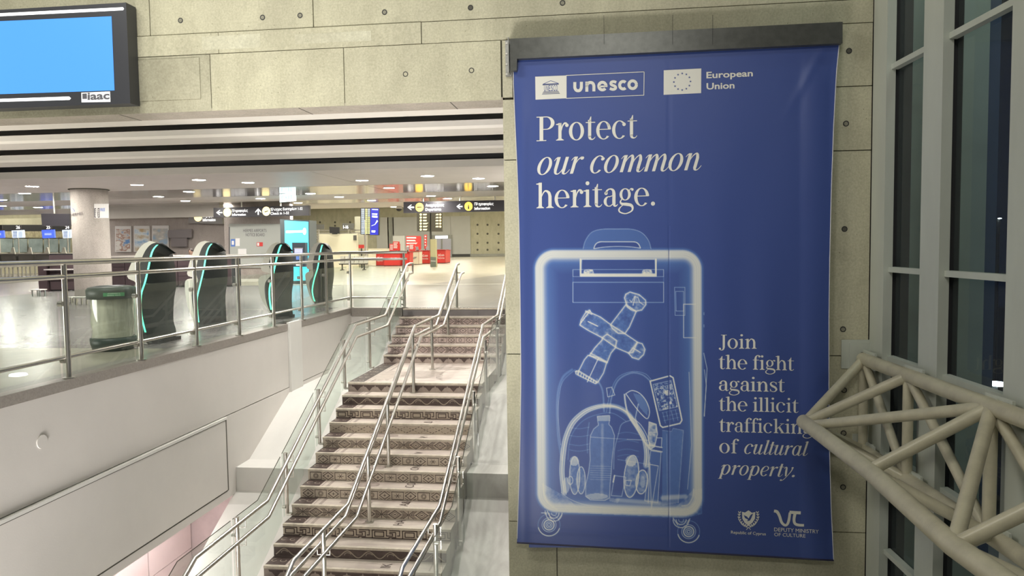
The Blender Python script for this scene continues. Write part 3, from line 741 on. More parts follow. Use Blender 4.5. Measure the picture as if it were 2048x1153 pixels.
# cloth material: blue print, optional "ink" attribute for the artwork
def cloth_mat():
    m = bpy.data.materials.new('banner_print'); m.use_nodes = True; nt = m.node_tree; b = nt.nodes['Principled BSDF']; L = nt.links
    b.inputs['Roughness'].default_value = .42; b.inputs['Specular IOR Level'].default_value = .45
    at = nt.nodes.new('ShaderNodeAttribute'); at.attribute_name = 'ink'; at.attribute_type = 'GEOMETRY'
    r = nt.nodes.new('ShaderNodeValToRGB'); L.new(at.outputs['Fac'], r.inputs[0]); e = r.color_ramp.elements
    e[0].position = 0; e[0].color = (.046, .080, .275, 1)
    e[1].position = 1; e[1].color = (.74, .735, .64, 1)
    x = e.new(.3); x.color = (.085, .17, .43, 1); x = e.new(.62); x.color = (.33, .41, .56, 1)
    L.new(r.outputs[0], b.inputs['Base Color'])
    tc = nt.nodes.new('ShaderNodeTexCoord'); n = nt.nodes.new('ShaderNodeTexNoise'); n.inputs['Scale'].default_value = 3; L.new(tc.outputs['Object'], n.inputs['Vector'])
    bp = nt.nodes.new('ShaderNodeBump'); bp.inputs['Strength'].default_value = .08; bp.inputs['Distance'].default_value = .03
    L.new(n.outputs['Fac'], bp.inputs['Height']); L.new(bp.outputs[0], b.inputs['Normal'])
    return m
BLUE = cloth_mat()
INKW = mat('printed_white', (.74, .735, .66), .5)
INKB = mat('printed_blue', (.046, .080, .275), .45)
NS, NT_ = 150, 200
sg, tg = np.meshgrid(np.linspace(0, 1, NS), np.linspace(0, 1, NT_))
vrow = lambda s, t: (90+(1100-90)*t)
V0 = 112+(84-112)*sg; V1 = 1085+(1121-1085)*sg; vg = V0+(V1-V0)*tg
ug = np.interp(vg, *LEFT)*(1-sg)+np.interp(vg, *RIGHT)*sg
P = BPn(ug, vg).reshape(-1, 3)
fs = [(r*NS+c, r*NS+c+1, (r+1)*NS+c+1, (r+1)*NS+c) for r in range(NT_-1) for c in range(NS-1)]
mb = MB(); mb.v = [tuple(p) for p in P]; mb.f = fs; mb.sm = [True]*len(fs)
mb.build('banner_cloth', BLUE, bn)
# pale welt along both edges and bottom
for side in (LEFT, RIGHT):
    pts = [BP(interp(v, *side), v, .001) for v in range(118 if side is LEFT else 88, 1086 if side is LEFT else 1121, 24)]
    MB().tube(pts, .006, 6).build('edge_welt', mat('welt_white', (.6, .6, .62), .5) if 'welt_white' not in MATS else MATS['welt_white'], bn)
MB().tube([BP(1034+i*6.33*2, 1086+i*.355*2, -.004) for i in range(51)], .013, 8).build('bottom_batten', mat('batten_navy', (.02, .02, .06), .5), bn)
# ---- suitcase artwork (flat print carried as an "ink" value on a fine patch of the cloth)
U0, U1, Vv0, Vv1 = 1058, 1418, 452, 1096
nu, nv = 330, 590
UU, VV = np.meshgrid(np.linspace(U0, U1, nu), np.linspace(Vv0, Vv1, nv))
ink = np.zeros_like(UU)
def A(x, y, a):
    """crop coordinates -> photograph pixels; a = 0 upper crop, 1 lower crop"""
    return (1030+x/3.39, 440+y/3.39) if a == 0 else (1030+x/3.115, 740+y/3.115)
def add(val, a=1.0):
    global ink
    ink = np.clip(ink+(1-ink)*np.clip(val, 0, 1)*a, 0, 1)
def win(pts, w):
    xs = [p[0] for p in pts]; ys = [p[1] for p in pts]; pad = w*3+3
    c0 = int(max(0, (min(xs)-pad-U0)/(U1-U0)*(nu-1))); c1 = int(min(nu, (max(xs)+pad-U0)/(U1-U0)*(nu-1)+2))
    r0 = int(max(0, (min(ys)-pad-Vv0)/(Vv1-Vv0)*(nv-1))); r1 = int(min(nv, (max(ys)+pad-Vv0)/(Vv1-Vv0)*(nv-1)+2))
    return slice(r0, r1), slice(c0, c1)
def line(pts, w=1.0, a=1.0, soft=.7, cr=None, closed=False):
    if cr is not None: pts = [A(x, y, cr) for x, y in pts]
    if closed: pts = pts+[pts[0]]
    sl = win(pts, w); X = UU[sl]; Y = VV[sl]; dm = np.full(X.shape, 1e9)
    for p, q in zip(pts[:-1], pts[1:]):
        dx, dy = q[0]-p[0], q[1]-p[1]; l2 = dx*dx+dy*dy+1e-9
        t = np.clip(((X-p[0])*dx+(Y-p[1])*dy)/l2, 0, 1); dm = np.minimum(dm, (X-p[0]-t*dx)**2+(Y-p[1]-t*dy)**2)
    dm = np.sqrt(dm); val = np.clip((w/2+soft-dm)/(soft*1.4), 0, 1)*a
    ink[sl] = np.clip(ink[sl]+(1-ink[sl])*val, 0, 1)
def vnoise(X, Y, cell, seed):
    g = np.random.RandomState(int(seed)+1).rand(200, 200); x = (X-1000)/cell; y = (Y-400)/cell; xi = np.floor(x).astype(int) % 199; yi = np.floor(y).astype(int) % 199; fx = x-np.floor(x); fy = y-np.floor(y)
    fx = fx*fx*(3-2*fx); fy = fy*fy*(3-2*fy)
    return (g[yi, xi]*(1-fx)+g[yi, xi+1]*fx)*(1-fy)+(g[yi+1, xi]*(1-fx)+g[yi+1, xi+1]*fx)*fy
def inside(pts, X, Y):
    r = np.zeros(X.shape, bool); n = len(pts)
    for i in range(n):
        x1, y1 = pts[i]; x2, y2 = pts[(i+1) % n]
        c = ((y1 > Y) != (y2 > Y)) & (X < (x2-x1)*(Y-y1)/((y2-y1) if abs(y2-y1) > 1e-9 else 1e-9)+x1); r ^= c
    return r
def fill(pts, a=.3, cr=None, setv=None, tex=0.0, seed=0):
    if cr is not None: pts = [A(x, y, cr) for x, y in pts]
    sl = win(pts, 0); X = UU[sl]; Y = VV[sl]; m = inside(pts, X, Y)
    if setv is not None: ink[sl] = np.where(m, setv, ink[sl]); return
    v = a
    if tex:
        nf = vnoise(X, Y, 7, seed)*.6+vnoise(X, Y, 2.6, seed+9)*.4
        v = a*np.clip(1+tex*6*(nf-.5), .15, 2.2)
    ink[sl] = np.where(m, np.clip(ink[sl]+(1-ink[sl])*v, 0, 1), ink[sl])
def ell(cx, cy, rx, ry, a0=0, a1=360, n=40, rot=0):
    r = math.radians(rot); o = []
    for k in range(n+1):
        t = math.radians(a0+(a1-a0)*k/n); x, y = rx*math.cos(t), ry*math.sin(t); o.append((cx+x*math.cos(r)-y*math.sin(r), cy+x*math.sin(r)+y*math.cos(r)))
    return o
def curve(pts, n=8):
    o = []
    P_ = [pts[0]]+list(pts)+[pts[-1]]
    for i in range(1, len(P_)-2):
        p0, p1, p2, p3 = map(np.array, (P_[i-1], P_[i], P_[i+1], P_[i+2]))
        for k in range(n):
            t = k/n; o.append(tuple(.5*((2*p1)+(-p0+p2)*t+(2*p0-5*p1+4*p2-p3)*t*t+(-p0+3*p1-3*p2+p3)*t**3)))
    o.append(tuple(pts[-1])); return o
# shell: rounded box whose wall glows, measured as distance inside its outline
def shell():
    tl, tr_, br, bl = (1068, 499), (1405, 499), (1407, 1035), (1073, 1026)
    fx = (VV-tl[1])/(bl[1]-tl[1])
    xl = 1068+5*np.clip(fx, 0, 1); xr = 1404.5+1.5*np.clip(fx, 0, 1)
    sx = (UU-xl)/(xr-xl); yt = 499+0*sx; yb = 1026+10*np.clip(sx, 0, 1)
    W_ = xr-xl; H_ = yb-yt; X = (UU-(xl+xr)/2); Y = (VV-(yt+yb)/2); R = 40
    qx = np.abs(X)-(W_/2-R); qy = np.abs(Y)-(H_/2-R)
    d = -(np.minimum(np.maximum(qx, qy), 0)+np.hypot(np.maximum(qx, 0), np.maximum(qy, 0))-R)   # >0 inside
    bot = np.clip((VV-970)/40, 0, 1)
    prof = np.interp(d, [-3, 0, 2.5, 5, 8, 10, 11.5, 13, 17, 22, 30, 50], [0, .22, .72, .92, .86, .94, .80, .92, .80, .42, .17, 0])
    grain = 1+.09*np.sin(UU*1.9+VV*1.3)*np.sin(VV*2.1-UU*.7)
    add(prof*grain)
    add(np.where(d > 0, .035, 0))
    add(np.interp(d, [-5, -1, 1], [0, .12, 0]))
shell()
# telescopic handle
line(curve([A(*p, 0) for p in ((462, 195), (478, 140), (520, 85), (590, 64), (690, 62), (790, 64), (860, 88), (905, 140), (922, 195))]), 1.2, .45)
fill(curve([A(*p, 0) for p in ((462, 195), (478, 140), (520, 85), (590, 64), (690, 62), (790, 64), (860, 88), (905, 140), (922, 195))])+[A(850, 192, 0), A(820, 150, 0), A(600, 150, 0), A(555, 160, 0), A(530, 195, 0)], .20)
line(curve([A(*p, 0) for p in ((535, 192), (548, 165), (575, 150), (620, 149), (770, 149), (815, 151), (838, 165), (850, 190))]), 1.5, .85)
line(curve([A(*p, 0) for p in ((535, 196), (600, 186), (690, 181), (780, 184), (850, 192))]), 1.2, .8)
fill([(455, 270), (945, 270), (945, 350), (455, 350)], cr=0, setv=.02)
line([(445, 268), (445, 380), (955, 380), (955, 268)], 3.2, .95, cr=0); line([(455, 372), (945, 372)], 4.5, .9, cr=0)
for x in (498, 895): fill([(x-32, 376), (x-28, 340), (x+28, 338), (x+36, 376)], .8, 0, tex=.25); line([(x-38, 378), (x-30, 345), (x, 336), (x+30, 342), (x+40, 378)], 1, .6, cr=0)
line([(455, 268), (945, 268)], 1.2, .9, cr=0)
for r in (((393, 338), (1008, 338), (1008, 386), (393, 386)), ((393, 424), (1008, 424), (1008, 561), (393, 561))): line(list(r), .9, .55 if r[0][1] < 400 else .7, cr=0, closed=True, soft=.5)
line([(393, 340), (393, 560)], .7, .4, cr=0); line([(1008, 340), (1008, 560)], .7, .4, cr=0)
for r in (((1082, 458), (1152, 458), (1152, 648), (1085, 648)), ((1090, 485), (1143, 485), (1143, 620), (1092, 620))): line(list(r), .9, .6, cr=0, closed=True, soft=.5)
line([(1225, 573), (1143, 573), (1143, 800), (1228, 800)], 1.3, .75, cr=0)
line([(1084, 16), (1100, 470), (1075, 745)], .9, .6, cr=1); line([A(1280, 905, 0), A(1302, 1010, 0), A(1180, 290, 1)], 1, .8); line([A(1180, 0, 1), A(1192, 100, 1), A(1178, 290, 1)], .9, .8)
for y in (637, 720): line([(1281, y-8), (1281, y+8)], 1, .6, cr=0)
# corner guards and floor of the case
fill([(172, 710), (330, 800), (380, 850), (700, 870), (1000, 860), (1110, 750), (1165, 740), (1165, 900), (1060, 925), (300, 890), (180, 860)], .26, 1, tex=.25)
line(curve([A(*p, 1) for p in ((175, 712), (178, 760), (205, 830), (260, 870))]), 3, .5); line(curve([A(*p, 1) for p in ((1112, 745), (1108, 790), (1080, 840), (1040, 850))]), 2, .6)
line(curve([A(*p, 1) for p in ((288, 765), (345, 808), (430, 840), (560, 862), (700, 870), (845, 872))]), 1, .5)
line([(920, 800), (1060, 790)], 7, .5, cr=1, soft=3); line([(640, 812), (900, 832)], 6, .45, cr=1, soft=3)
# cross shaped stone figures, engraved
def figure(pts, a=.45, seed=0): fill(pts, a*.55, 0, tex=.38, seed=seed); line(pts, 2.5, .32, 3.2, cr=0, closed=True); line(pts, 1.5, .8, cr=0, closed=True)
figure([(752, 560), (742, 530), (750, 505), (780, 490), (842, 508), (885, 545), (888, 575), (860, 612), (822, 620), (785, 610), (760, 590)], .5, 1)
figure([(752, 575), (822, 622), (775, 730), (745, 772), (700, 770), (660, 738), (648, 712)], .35, 2)
figure([(505, 612), (518, 632), (580, 660), (650, 712), (745, 772), (830, 830), (800, 900), (772, 905), (690, 870), (590, 800), (492, 748), (440, 715), (448, 680), (478, 630)], .4, 3)
figure([(830, 832), (862, 840), (882, 880), (872, 915), (838, 948), (795, 935), (770, 905)], .5, 4)
figure([(592, 800), (625, 775), (690, 820), (680, 870), (650, 905), (625, 970), (560, 948), (505, 920), (540, 870), (590, 815)], .42, 5)
figure([(495, 920), (560, 935), (622, 968), (600, 1040), (560, 1105), (545, 1112), (420, 1050), (440, 1010), (470, 950)], .16, 6)
line([(778, 545), (790, 560), (810, 520), (835, 528), (845, 560), (870, 575)], 1.2, .8, cr=0); line([(815, 520), (800, 580)], 1.4, .9, cr=0)
line([(495, 690), (560, 722)], 1.6, .9, cr=0); line([(565, 940), (490, 1100)], 1.4, .9, cr=0); line([(800, 870), (850, 900)], 1.3, .9, cr=0)
for k in range(9): line([(415+k*17, 1025+k*9), (412+k*17, 1045+k*8)], 1.6, .9, cr=0)
for k in range(7): line([(440+k*10, 712-k*14), (450+k*10, 690-k*12)], 1.5, .85, cr=0)
line([(410, 1030), (430, 1025), (555, 1100)], 3, .75, cr=0); line([(512, 905), (625, 965)], 2.5, .6, cr=0); line([(480, 620), (520, 640)], 3, .7, cr=0)
# headphone cables
line(curve([A(*p, 1) for p in ((355, 0), (300, 45), (270, 130), (262, 250), (270, 420), (292, 560))]), 4.0, .30, 1.2); line(curve([A(*p, 1) for p in ((375, 0), (300, 70), (275, 170), (270, 300), (285, 470))]), .8, .5)
line(curve([A(*p, 1) for p in ((510, 60), (545, 130), (555, 260))]), 3.0, .35, 1); line(curve([A(*p, 1) for p in ((590, 270), (600, 180), (640, 70), (720, 22), (790, 30), (842, 70))]), 2.5, .4, 1)
line(curve([A(*p, 1) for p in ((570, 265), (592, 150), (640, 50), (730, 12), (810, 25), (850, 65))]), .8, .5)
line([(570, 115), (603, 109), (622, 158), (578, 170)], 1.0, .85, cr=1, closed=True)
# headphones
arc = [A(*p, 1) for p in ((305, 770), (292, 640), (300, 520), (318, 420), (360, 330), (430, 265), (500, 235), (570, 225), (640, 235), (700, 270), (745, 330), (800, 420), (820, 520), (815, 600))]
line(curve(arc), 8.5, .55, 2.2); line(curve(arc), 1.6, .9); line(curve([(x+4.5, y+2) for x, y in arc]), 1.0, .85); line(curve([(x-4, y-2) for x, y in arc]), 1.0, .7)
line(curve([A(*p, 1) for p in ((330, 560), (345, 430), (400, 340), (480, 290), (600, 270), (690, 320))]), .9, .4)
for cx, rx, ry, cy in ((372, 32, 118, 660), (412, 26, 85, 690)): line(ell(*A(cx, cy, 1), rx/3.115, ry/3.115), 1.3, .8); fill(ell(*A(cx, cy, 1), rx/3.115, ry/3.115), .30, tex=.2)
fill(ell(*A(370, 570, 1), 9, 10), .55); line(ell(*A(345, 690, 1), 5, 8), 1, .8); fill(ell(*A(320, 720, 1), 7, 16), .5)
for cx, rx, ry, cy in ((725, 45, 132, 665), (790, 36, 75, 700)): line(ell(*A(cx, cy, 1), rx/3.115, ry/3.115, rot=5), 1.6, .85); fill(ell(*A(cx, cy, 1), rx/3.115, ry/3.115, rot=5), .34, tex=.2)
fill(ell(*A(722, 570, 1), 11, 11), .6); line([(690, 690), (725, 690), (715, 725), (688, 720), (690, 690)], 1, .8, cr=1); fill(ell(*A(795, 700, 1), 5, 12), .35)
# bottle
bot = [(512, 290), (515, 320), (520, 345), (490, 370), (470, 410), (465, 480), (468, 560), (458, 640), (440, 720), (440, 790), (470, 812), (560, 815), (590, 800), (592, 720), (600, 640), (605, 560), (615, 480), (620, 410), (602, 360), (585, 340), (592, 300), (590, 285)]
fill(bot, .22, 1, tex=.12); line([A(*p, 1) for p in bot], 1.1, .65, closed=True)
fill([(512, 290), (590, 285), (592, 320), (515, 322)], .45, 1)
for k in range(7): line([(470, 600+k*14), (598, 604+k*14)], .6, .35, cr=1)
line([(545, 345), (540, 780)], 3.5, .28, cr=1, soft=3); line([(470, 420), (618, 430), (700, 434)], .8, .5, cr=1); fill(ell(*A(510, 790, 1), 22, 6), .45)
# shirt ribs
for k, yy in enumerate((360, 410, 465, 500)):
    line(curve([A(340, yy, 1), A(400, yy+8, 1), A(462, yy-2, 1)]), .7, .4); line(curve([A(640, yy+40, 1), A(700, yy+30, 1), A(770, yy+44, 1)]), .7, .35)
line(curve([A(*p, 1) for p in ((462, 330), (450, 430), (452, 520))]), 1.5, .35); line(curve([A(*p, 1) for p in ((720, 315), (665, 340), (645, 400), (620, 500), (615, 620))]), 1.2, .55)
# sunglasses
line(curve([A(*p, 1) for p in ((690, 150), (730, 130), (780, 150), (820, 200), (838, 260), (825, 305), (790, 280), (740, 220), (705, 170), (690, 150))]), 1.4, .9)
fill([(735, 145), (790, 160), (828, 215), (826, 290), (780, 240)], .30, 1)
line(curve([A(*p, 1) for p in ((682, 155), (690, 220), (710, 290), (760, 370), (800, 440), (838, 490))]), 3.0, .8); line(curve([A(*p, 1) for p in ((715, 290), (780, 340), (825, 415), (840, 470))]), 1.2, .8)
line([(768, 215), (750, 300), (765, 360)], 2.0, .6, cr=1)
fill([(835, 325), (880, 340), (888, 400), (870, 480), (840, 500), (830, 430)], .55, 1, tex=.3); line([(835, 325), (880, 340), (888, 400), (870, 480), (840, 500), (830, 430)], 1.3, .85, cr=1, closed=True)
line([(830, 470), (915, 485)], 2.2, .8, cr=1); line([(885, 425), (915, 425), (912, 480)], 1.2, .8, cr=1); line([(850, 500), (915, 512)], 2.5, .75, cr=1)
# boxes and tube
for r in (((845, 505), (910, 515), (890, 830), (808, 818)), ((620, 660), (690, 670), (665, 790), (600, 785)), ((840, 590), (893, 600), (850, 865))): line([A(*p, 1) for p in r], 1.1, .65, closed=True)
fill([(845, 505), (910, 515), (890, 830), (808, 818)], .18, 1); fill([(918, 378), (975, 385), (985, 365), (1050, 378), (1018, 830), (915, 850)], .24, 1, tex=.06); line([(918, 378), (975, 385), (985, 365), (1050, 378), (1018, 830)], .9, .4, cr=1)
line([(945, 400), (950, 820)], .8, .3, cr=1); line([(640, 560), (770, 580), (890, 600)], .8, .5, cr=1); line([(620, 660), (612, 700)], 2.5, .9, cr=1)
fill([(590, 800), (655, 806), (640, 832), (585, 818)], .3, 1); line([(700, 434), (830, 440)], 1, .7, cr=1); line([(840, 580), (830, 830)], 1.4, .7, cr=1)
# phone
ph = [(842, 72), (965, 38), (985, 50), (1040, 315), (1028, 335), (920, 360), (905, 348)]
line([A(*p, 1) for p in ph], 2.4, .95, closed=True); rr = random.Random(5)
def phq(x, y):   # phone local 0..1
    a, b, c = np.array(A(860, 92, 1)), np.array(A(972, 68, 1)), np.array(A(900, 255, 1)); return tuple(a+(b-a)*x+(c-a)*y)
for k in range(120):
    x, y = rr.random(), rr.random(); w, h = .03+.14*rr.random(), .02+.08*rr.random(); q = [phq(x, y), phq(min(1, x+w), y), phq(min(1, x+w), min(1, y+h)), phq(x, min(1, y+h))]
    (fill(q, .55) if k % 3 == 0 else line(q, .6, .55, .4, closed=True))
line([phq(0, 0), phq(1, 0), phq(1, 1), phq(0, 1)], 1, .7, closed=True); fill([phq(.52, .32), phq(.8, .32), phq(.8, .5), phq(.52, .5)], .8)
for x in (.15, .35, .62, .85): line([phq(x, 1.1), phq(x, 1.5)], .8, .5)
for y in (1.1, 1.25, 1.4): line([phq(.1, y), phq(.95, y)], .7, .4)
# wheels
for cx, cy in ((212, 968), (1082, 1010)):
    c = A(cx, cy, 1)
    for r, w, a in ((22, .8, .5), (14, 1.0, .8), (10.0, 2.2, .9), (6.2, 1.4, .8), (3, 2, .7)): line(ell(*c, r, r), w, a)
    line(ell(*c, 22, 22, 20, 165), 1.8, .9)
for cx, cy in ((243, 895), (1035, 935)):
    c = A(cx, cy, 1)
    for r, w, a in ((16, 1.6, .8), (10, 1.6, .85), (5, 2, .5)): line(ell(*c, r, r, 0, 180), w, a)
for a_, b_ in (((165, 893), (200, 893)), ((188, 880), (188, 900)), ((200, 880), (225, 930)), ((985, 925), (1015, 970)), ((1090, 930), (1070, 960)), ((290, 905), (270, 935))): line([a_, b_], 1.4, .8, cr=1)
Pp = BPn(UU, VV, .0012).reshape(-1, 3)-np.array(ORG[bn.name])
me = bpy.data.meshes.new('suitcase_print')
idx = (np.arange(nv-1)[:, None]*nu+np.arange(nu-1)[None, :]).ravel()
fc = np.stack([idx, idx+1, idx+nu+1, idx+nu], 1)
me.vertices.add(nu*nv); me.vertices.foreach_set('co', Pp.ravel())
me.loops.add(fc.size); me.loops.foreach_set('vertex_index', fc.ravel())
me.polygons.add(len(fc)); me.polygons.foreach_set('loop_start', np.arange(0, fc.size, 4)); me.polygons.foreach_set('loop_total', np.full(len(fc), 4))
me.polygons.foreach_set('use_smooth', np.ones(len(fc), bool)); me.update(calc_edges=True)
at = me.attributes.new('ink', 'FLOAT', 'POINT'); at.data.foreach_set('value', ink.ravel().astype(np.float32))
me.materials.append(BLUE); oo = bpy.data.objects.new('suitcase_print', me); COL.objects.link(oo); oo.parent = bn
# ---- serif lettering drawn as pen strokes (unit = x-height)
def ring(cx, cy, rx, ry, w, h, a0=0, a1=360, n=26):
    q = []
    for k in range(n+1):
        t = math.radians(a0+(a1-a0)*k/n); c, s_ = math.cos(t), math.sin(t)
        q.append(((cx+rx*c, cy+ry*s_), (cx+(rx-w)*c, cy+(ry-h)*s_)))
    return [[a[0], b[0], b[1], a[1]] for a, b in zip(q[:-1], q[1:])]
def rc(x0, y0, x1, y1): return [[(x0, y0), (x1, y0), (x1, y1), (x0, y1)]]
def dot(x, y, r, n=14): return [[(x+r*math.cos(2*PI*k/n), y+r*math.sin(2*PI*k/n)) for k in range(n)]]
def rib(pts, n=6):
    c = curve([p[:2] for p in pts], n); ws = np.interp(np.linspace(0, len(pts)-1, len(c)), range(len(pts)), [p[2] for p in pts]); o = []; prev = None
    for i, (x, y) in enumerate(c):
        a = c[max(0, i-1)]; b = c[min(len(c)-1, i+1)]; dx, dy = b[0]-a[0], b[1]-a[1]; l = math.hypot(dx, dy)+1e-9; w = ws[i]/2
        cur = ((x-dy/l*w, y+dx/l*w), (x+dy/l*w, y-dx/l*w))
        if prev: o.append([prev[0], cur[0], cur[1], prev[1]])
        prev = cur
    return o
SW, HW = .19, .05
def foot(x, y, s=.19, up=1): # serif centred on a stem
    h = .045; return rc(x-s, y, x+s, y+h*up) + [[(x-SW/2, y+h*up), (x-SW/2, y+.12*up), (x-s*.8, y+h*up)], [(x+SW/2, y+h*up), (x+SW/2, y+.12*up), (x+s*.8, y+h*up)]]
def flag(x, y): return [[(x-SW/2-.14, y-.10), (x-SW/2-.14, y-.055), (x+SW/2, y), (x+SW/2, y-.2), (x-SW/2, y-.12)]]
def stem(x, y0, y1): return rc(x-SW/2, y0, x+SW/2, y1)
def g_o(): return ring(.47, .5, .45, .53, SW+.01, HW), 1.0
def g_e(): return ring(.46, .5, .44, .53, SW, HW, 8, 318)+rc(.2, .53, .86, .575)+[[(.86, .53), (.9, .575), (.72, .9), (.66, .8)]], .94
def g_c(): return ring(.46, .5, .44, .53, SW, HW, 50, 318)+dot(.73, .80, .105), .92
def g_t(): return stem(.25, .14, 1.12)+[[(.155, .98), (.345, .98), (.345, 1.32), (.30, 1.30)]]+rc(.02, .95, .58, 1.0)+rib([(.25, .2, SW), (.27, .07, .15), (.38, .0, .07), (.5, .04, .045), (.58, .14, .03)]), .62
def g_r(): return stem(.25, 0, 1)+foot(.25, 0, .23)+flag(.25, 1.0)+rib([(.33, .55, .04), (.40, .82, .07), (.53, .98, .10), (.66, .95, .1)])+dot(.66, .86, .105), .76
def g_P(): return rc(.16, 0, .38, 1.4)+rc(-.02, 0, .56, .05)+rc(-.02, 1.35, .6, 1.4)+ring(.55, 1.02, .50, .38, .22, .05, -90, 90)+rc(.38, .64, .56, .69), 1.12
def arch(x0, x1, y=1.0): return rib([(x0+.07, .62, .03), (x0+.16, .84, .06), ((x0+x1)/2+.02, .985, .09), (x1-.07, .88, .16), (x1, .66, SW)])+stem(x1, 0, .68)
def g_h(): return stem(.25, 0, 1.46)+flag(.25, 1.46)+foot(.25, 0, .22)+arch(.25, .82)+foot(.82, 0, .22), 1.07
def g_n(): return stem(.25, 0, 1)+flag(.25, 1)+foot(.25, 0, .22)+arch(.25, .82)+foot(.82, 0, .22), 1.07
def g_i(): return stem(.25, 0, 1)+flag(.25, 1)+foot(.25, 0, .23)+dot(.25, 1.36, .115), .52
def g_l(): return stem(.25, 0, 1.46)+flag(.25, 1.46)+foot(.25, 0, .23), .52
def g_k(): return stem(.25, 0, 1.46)+flag(.25, 1.46)+foot(.25, 0, .22)+[[(.34, .42), (.34, .5), (.8, .96), (.87, .96)]]+[[(.45, .55), (.62, .68), (.98, .03), (.76, .03)]]+rc(.62, .955, 1.0, 1.0)+rc(.64, 0, 1.08, .045), 1.07
def g_a(): return rib([(.2, .72, .16), (.25, .9, .10), (.42, 1.0, .07), (.60, .93, .14), (.66, .72, SW), (.66, .2, SW), (.70, .04, .12), (.8, .03, .06), (.88, .12, .03)])+dot(.2, .76, .1)+ring(.36, .29, .3, .3, .17, .05, 70, 290)+rib([(.44, .57, .05), (.6, .62, .05)])+rib([(.42, .0, .05), (.6, .14, .06)]), .9
def g_g(): return ring(.42, .67, .33, .35, .16, .05)+rib([(.22, .40, .05), (.14, .24, .09), (.24, .13, .14), (.5, .10, .18), (.76, .04, .17), (.86, -.12, .12), (.78, -.3, .08), (.45, -.43, .06), (.12, -.34, .08), (.06, -.18, .09), (.18, -.02, .05), (.3, .06, .04)])+rib([(.66, .88, .04), (.74, .98, .05), (.82, 1.0, .06)])+dot(.84, .94, .075), .93
def g_s(): return rib([(.62, .76, .04), (.54, .93, .06), (.38, 1.0, .06), (.2, .93, .1), (.14, .76, .15), (.28, .58, .2), (.5, .45, .2), (.62, .25, .16), (.54, .07, .1), (.36, 0, .06), (.2, .06, .06), (.1, .27, .04)])+rc(.60, .72, .64, .98)+rc(.08, .02, .12, .30), .74
def g_f(): return stem(.27, 0, 1.15)+foot(.27, 0, .23)+rc(.04, .95, .58, 1.0)+rib([(.27, 1.1, SW), (.31, 1.3, .15), (.44, 1.45, .07), (.6, 1.44, .07)])+dot(.62, 1.35, .1), .62
def g_J(): return stem(.42, .1, 1.36)+rc(.18, 1.35, .68, 1.4)+rib([(.42, .2, SW), (.38, -.05, .14), (.25, -.17, .06), (.08, -.12, .06)])+dot(.08, -.02, .1), .72
def g_dot(): return dot(.18, .1, .12), .4
def sh(polys, k=.27): return [[(x+y*k, y) for x, y in p] for p in polys]
IW = .17
def i_o(): return sh(ring(.38, .5, .37, .53, IW, HW)), .84
def i_c(): return sh(ring(.38, .5, .37, .53, IW, HW, 55, 320)+dot(.58, .82, .095)), .74
def i_e(): return sh(ring(.37, .5, .36, .53, IW, HW, 60, 320)+rib([(.1, .42, .04), (.4, .5, .05), (.58, .68, .08), (.56, .88, .1), (.42, .99, .05)])), .74
def ist(x, y0, y1): return rc(x-IW/2, y0, x+IW/2, y1)
def ient(x, y=1.0): return rib([(x-.2, y-.22, .03), (x-.10, y-.05, .05), (x, y-.1, .12)])
def iext(x): return rib([(x, .2, IW), (x+.02, .06, .13), (x+.12, .0, .06), (x+.24, .1, .04), (x+.32, .26, .03)])
def iar(x0, x1): return rib([(x0+.03, .45, .03), (x0+.14, .8, .05), (x0+.3, .98, .08), (x1-.05, .9, .14), (x1, .7, IW)])
def i_n(): return sh(ist(.2, 0, 1)+ient(.2)+iar(.2, .64)+ist(.64, .15, .72)+iext(.64)), .9
def i_m(): return sh(ist(.2, 0, 1)+ient(.2)+iar(.2, .62)+ist(.62, 0, .72)+iar(.62, 1.04)+ist(1.04, .15, .72)+iext(1.04)), 1.3
def i_u(): return sh(ist(.18, .25, 1)+ient(.18)+rib([(.18, .3, IW), (.22, .08, .12), (.34, .0, .06), (.48, .12, .05), (.58, .4, .03)])+ist(.62, .15, 1)+iext(.62)), .9
def i_r(): return sh(ist(.2, 0, 1)+ient(.2)+rib([(.23, .45, .03), (.34, .8, .05), (.5, .97, .09)])+dot(.54, .9, .095)), .66
def i_l(): return sh(ist(.18, .15, 1.46)+rib([(.0, 1.36, .04), (.12, 1.42, .05), (.2, 1.44, .08)])+iext(.18)), .42
def i_t(): return sh(ist(.2, .15, 1.3)+rc(.03, .955, .46, 1.0)+iext(.2)), .47
def i_a(): return sh(ring(.36, .5, .34, .53, IW, HW)+ist(.62, .15, 1.0)+iext(.62)), .9
def i_p(): return sh(ist(.2, -.45, 1)+ient(.2)+rc(.04, -.45, .38, -.405)+ring(.44, .5, .36, .53, IW, HW)), .9
def i_y(): return sh(rib([(.02, .8, .03), (.1, .97, .07), (.2, .9, .14), (.26, .5, IW), (.34, .05, .12)])+rib([(.7, .98, .1), (.66, .6, .08), (.46, .1, .05), (.25, -.3, .05), (.08, -.42, .06)])+dot(.05, -.36, .085)+dot(.68, .93, .09)), .78
RO = {'o': g_o, 'e': g_e, 'c': g_c, 't': g_t, 'r': g_r, 'P': g_P, 'h': g_h, 'n': g_n, 'i': g_i, 'l': g_l, 'k': g_k, 'a': g_a, 'g': g_g, 's': g_s, 'f': g_f, 'J': g_J, '.': g_dot}
IT = {'o': i_o, 'c': i_c, 'e': i_e, 'n': i_n, 'm': i_m, 'u': i_u, 'r': i_r, 'l': i_l, 't': i_t, 'a': i_a, 'p': i_p, 'y': i_y, '.': lambda: (sh(g_dot()[0]), .4)}
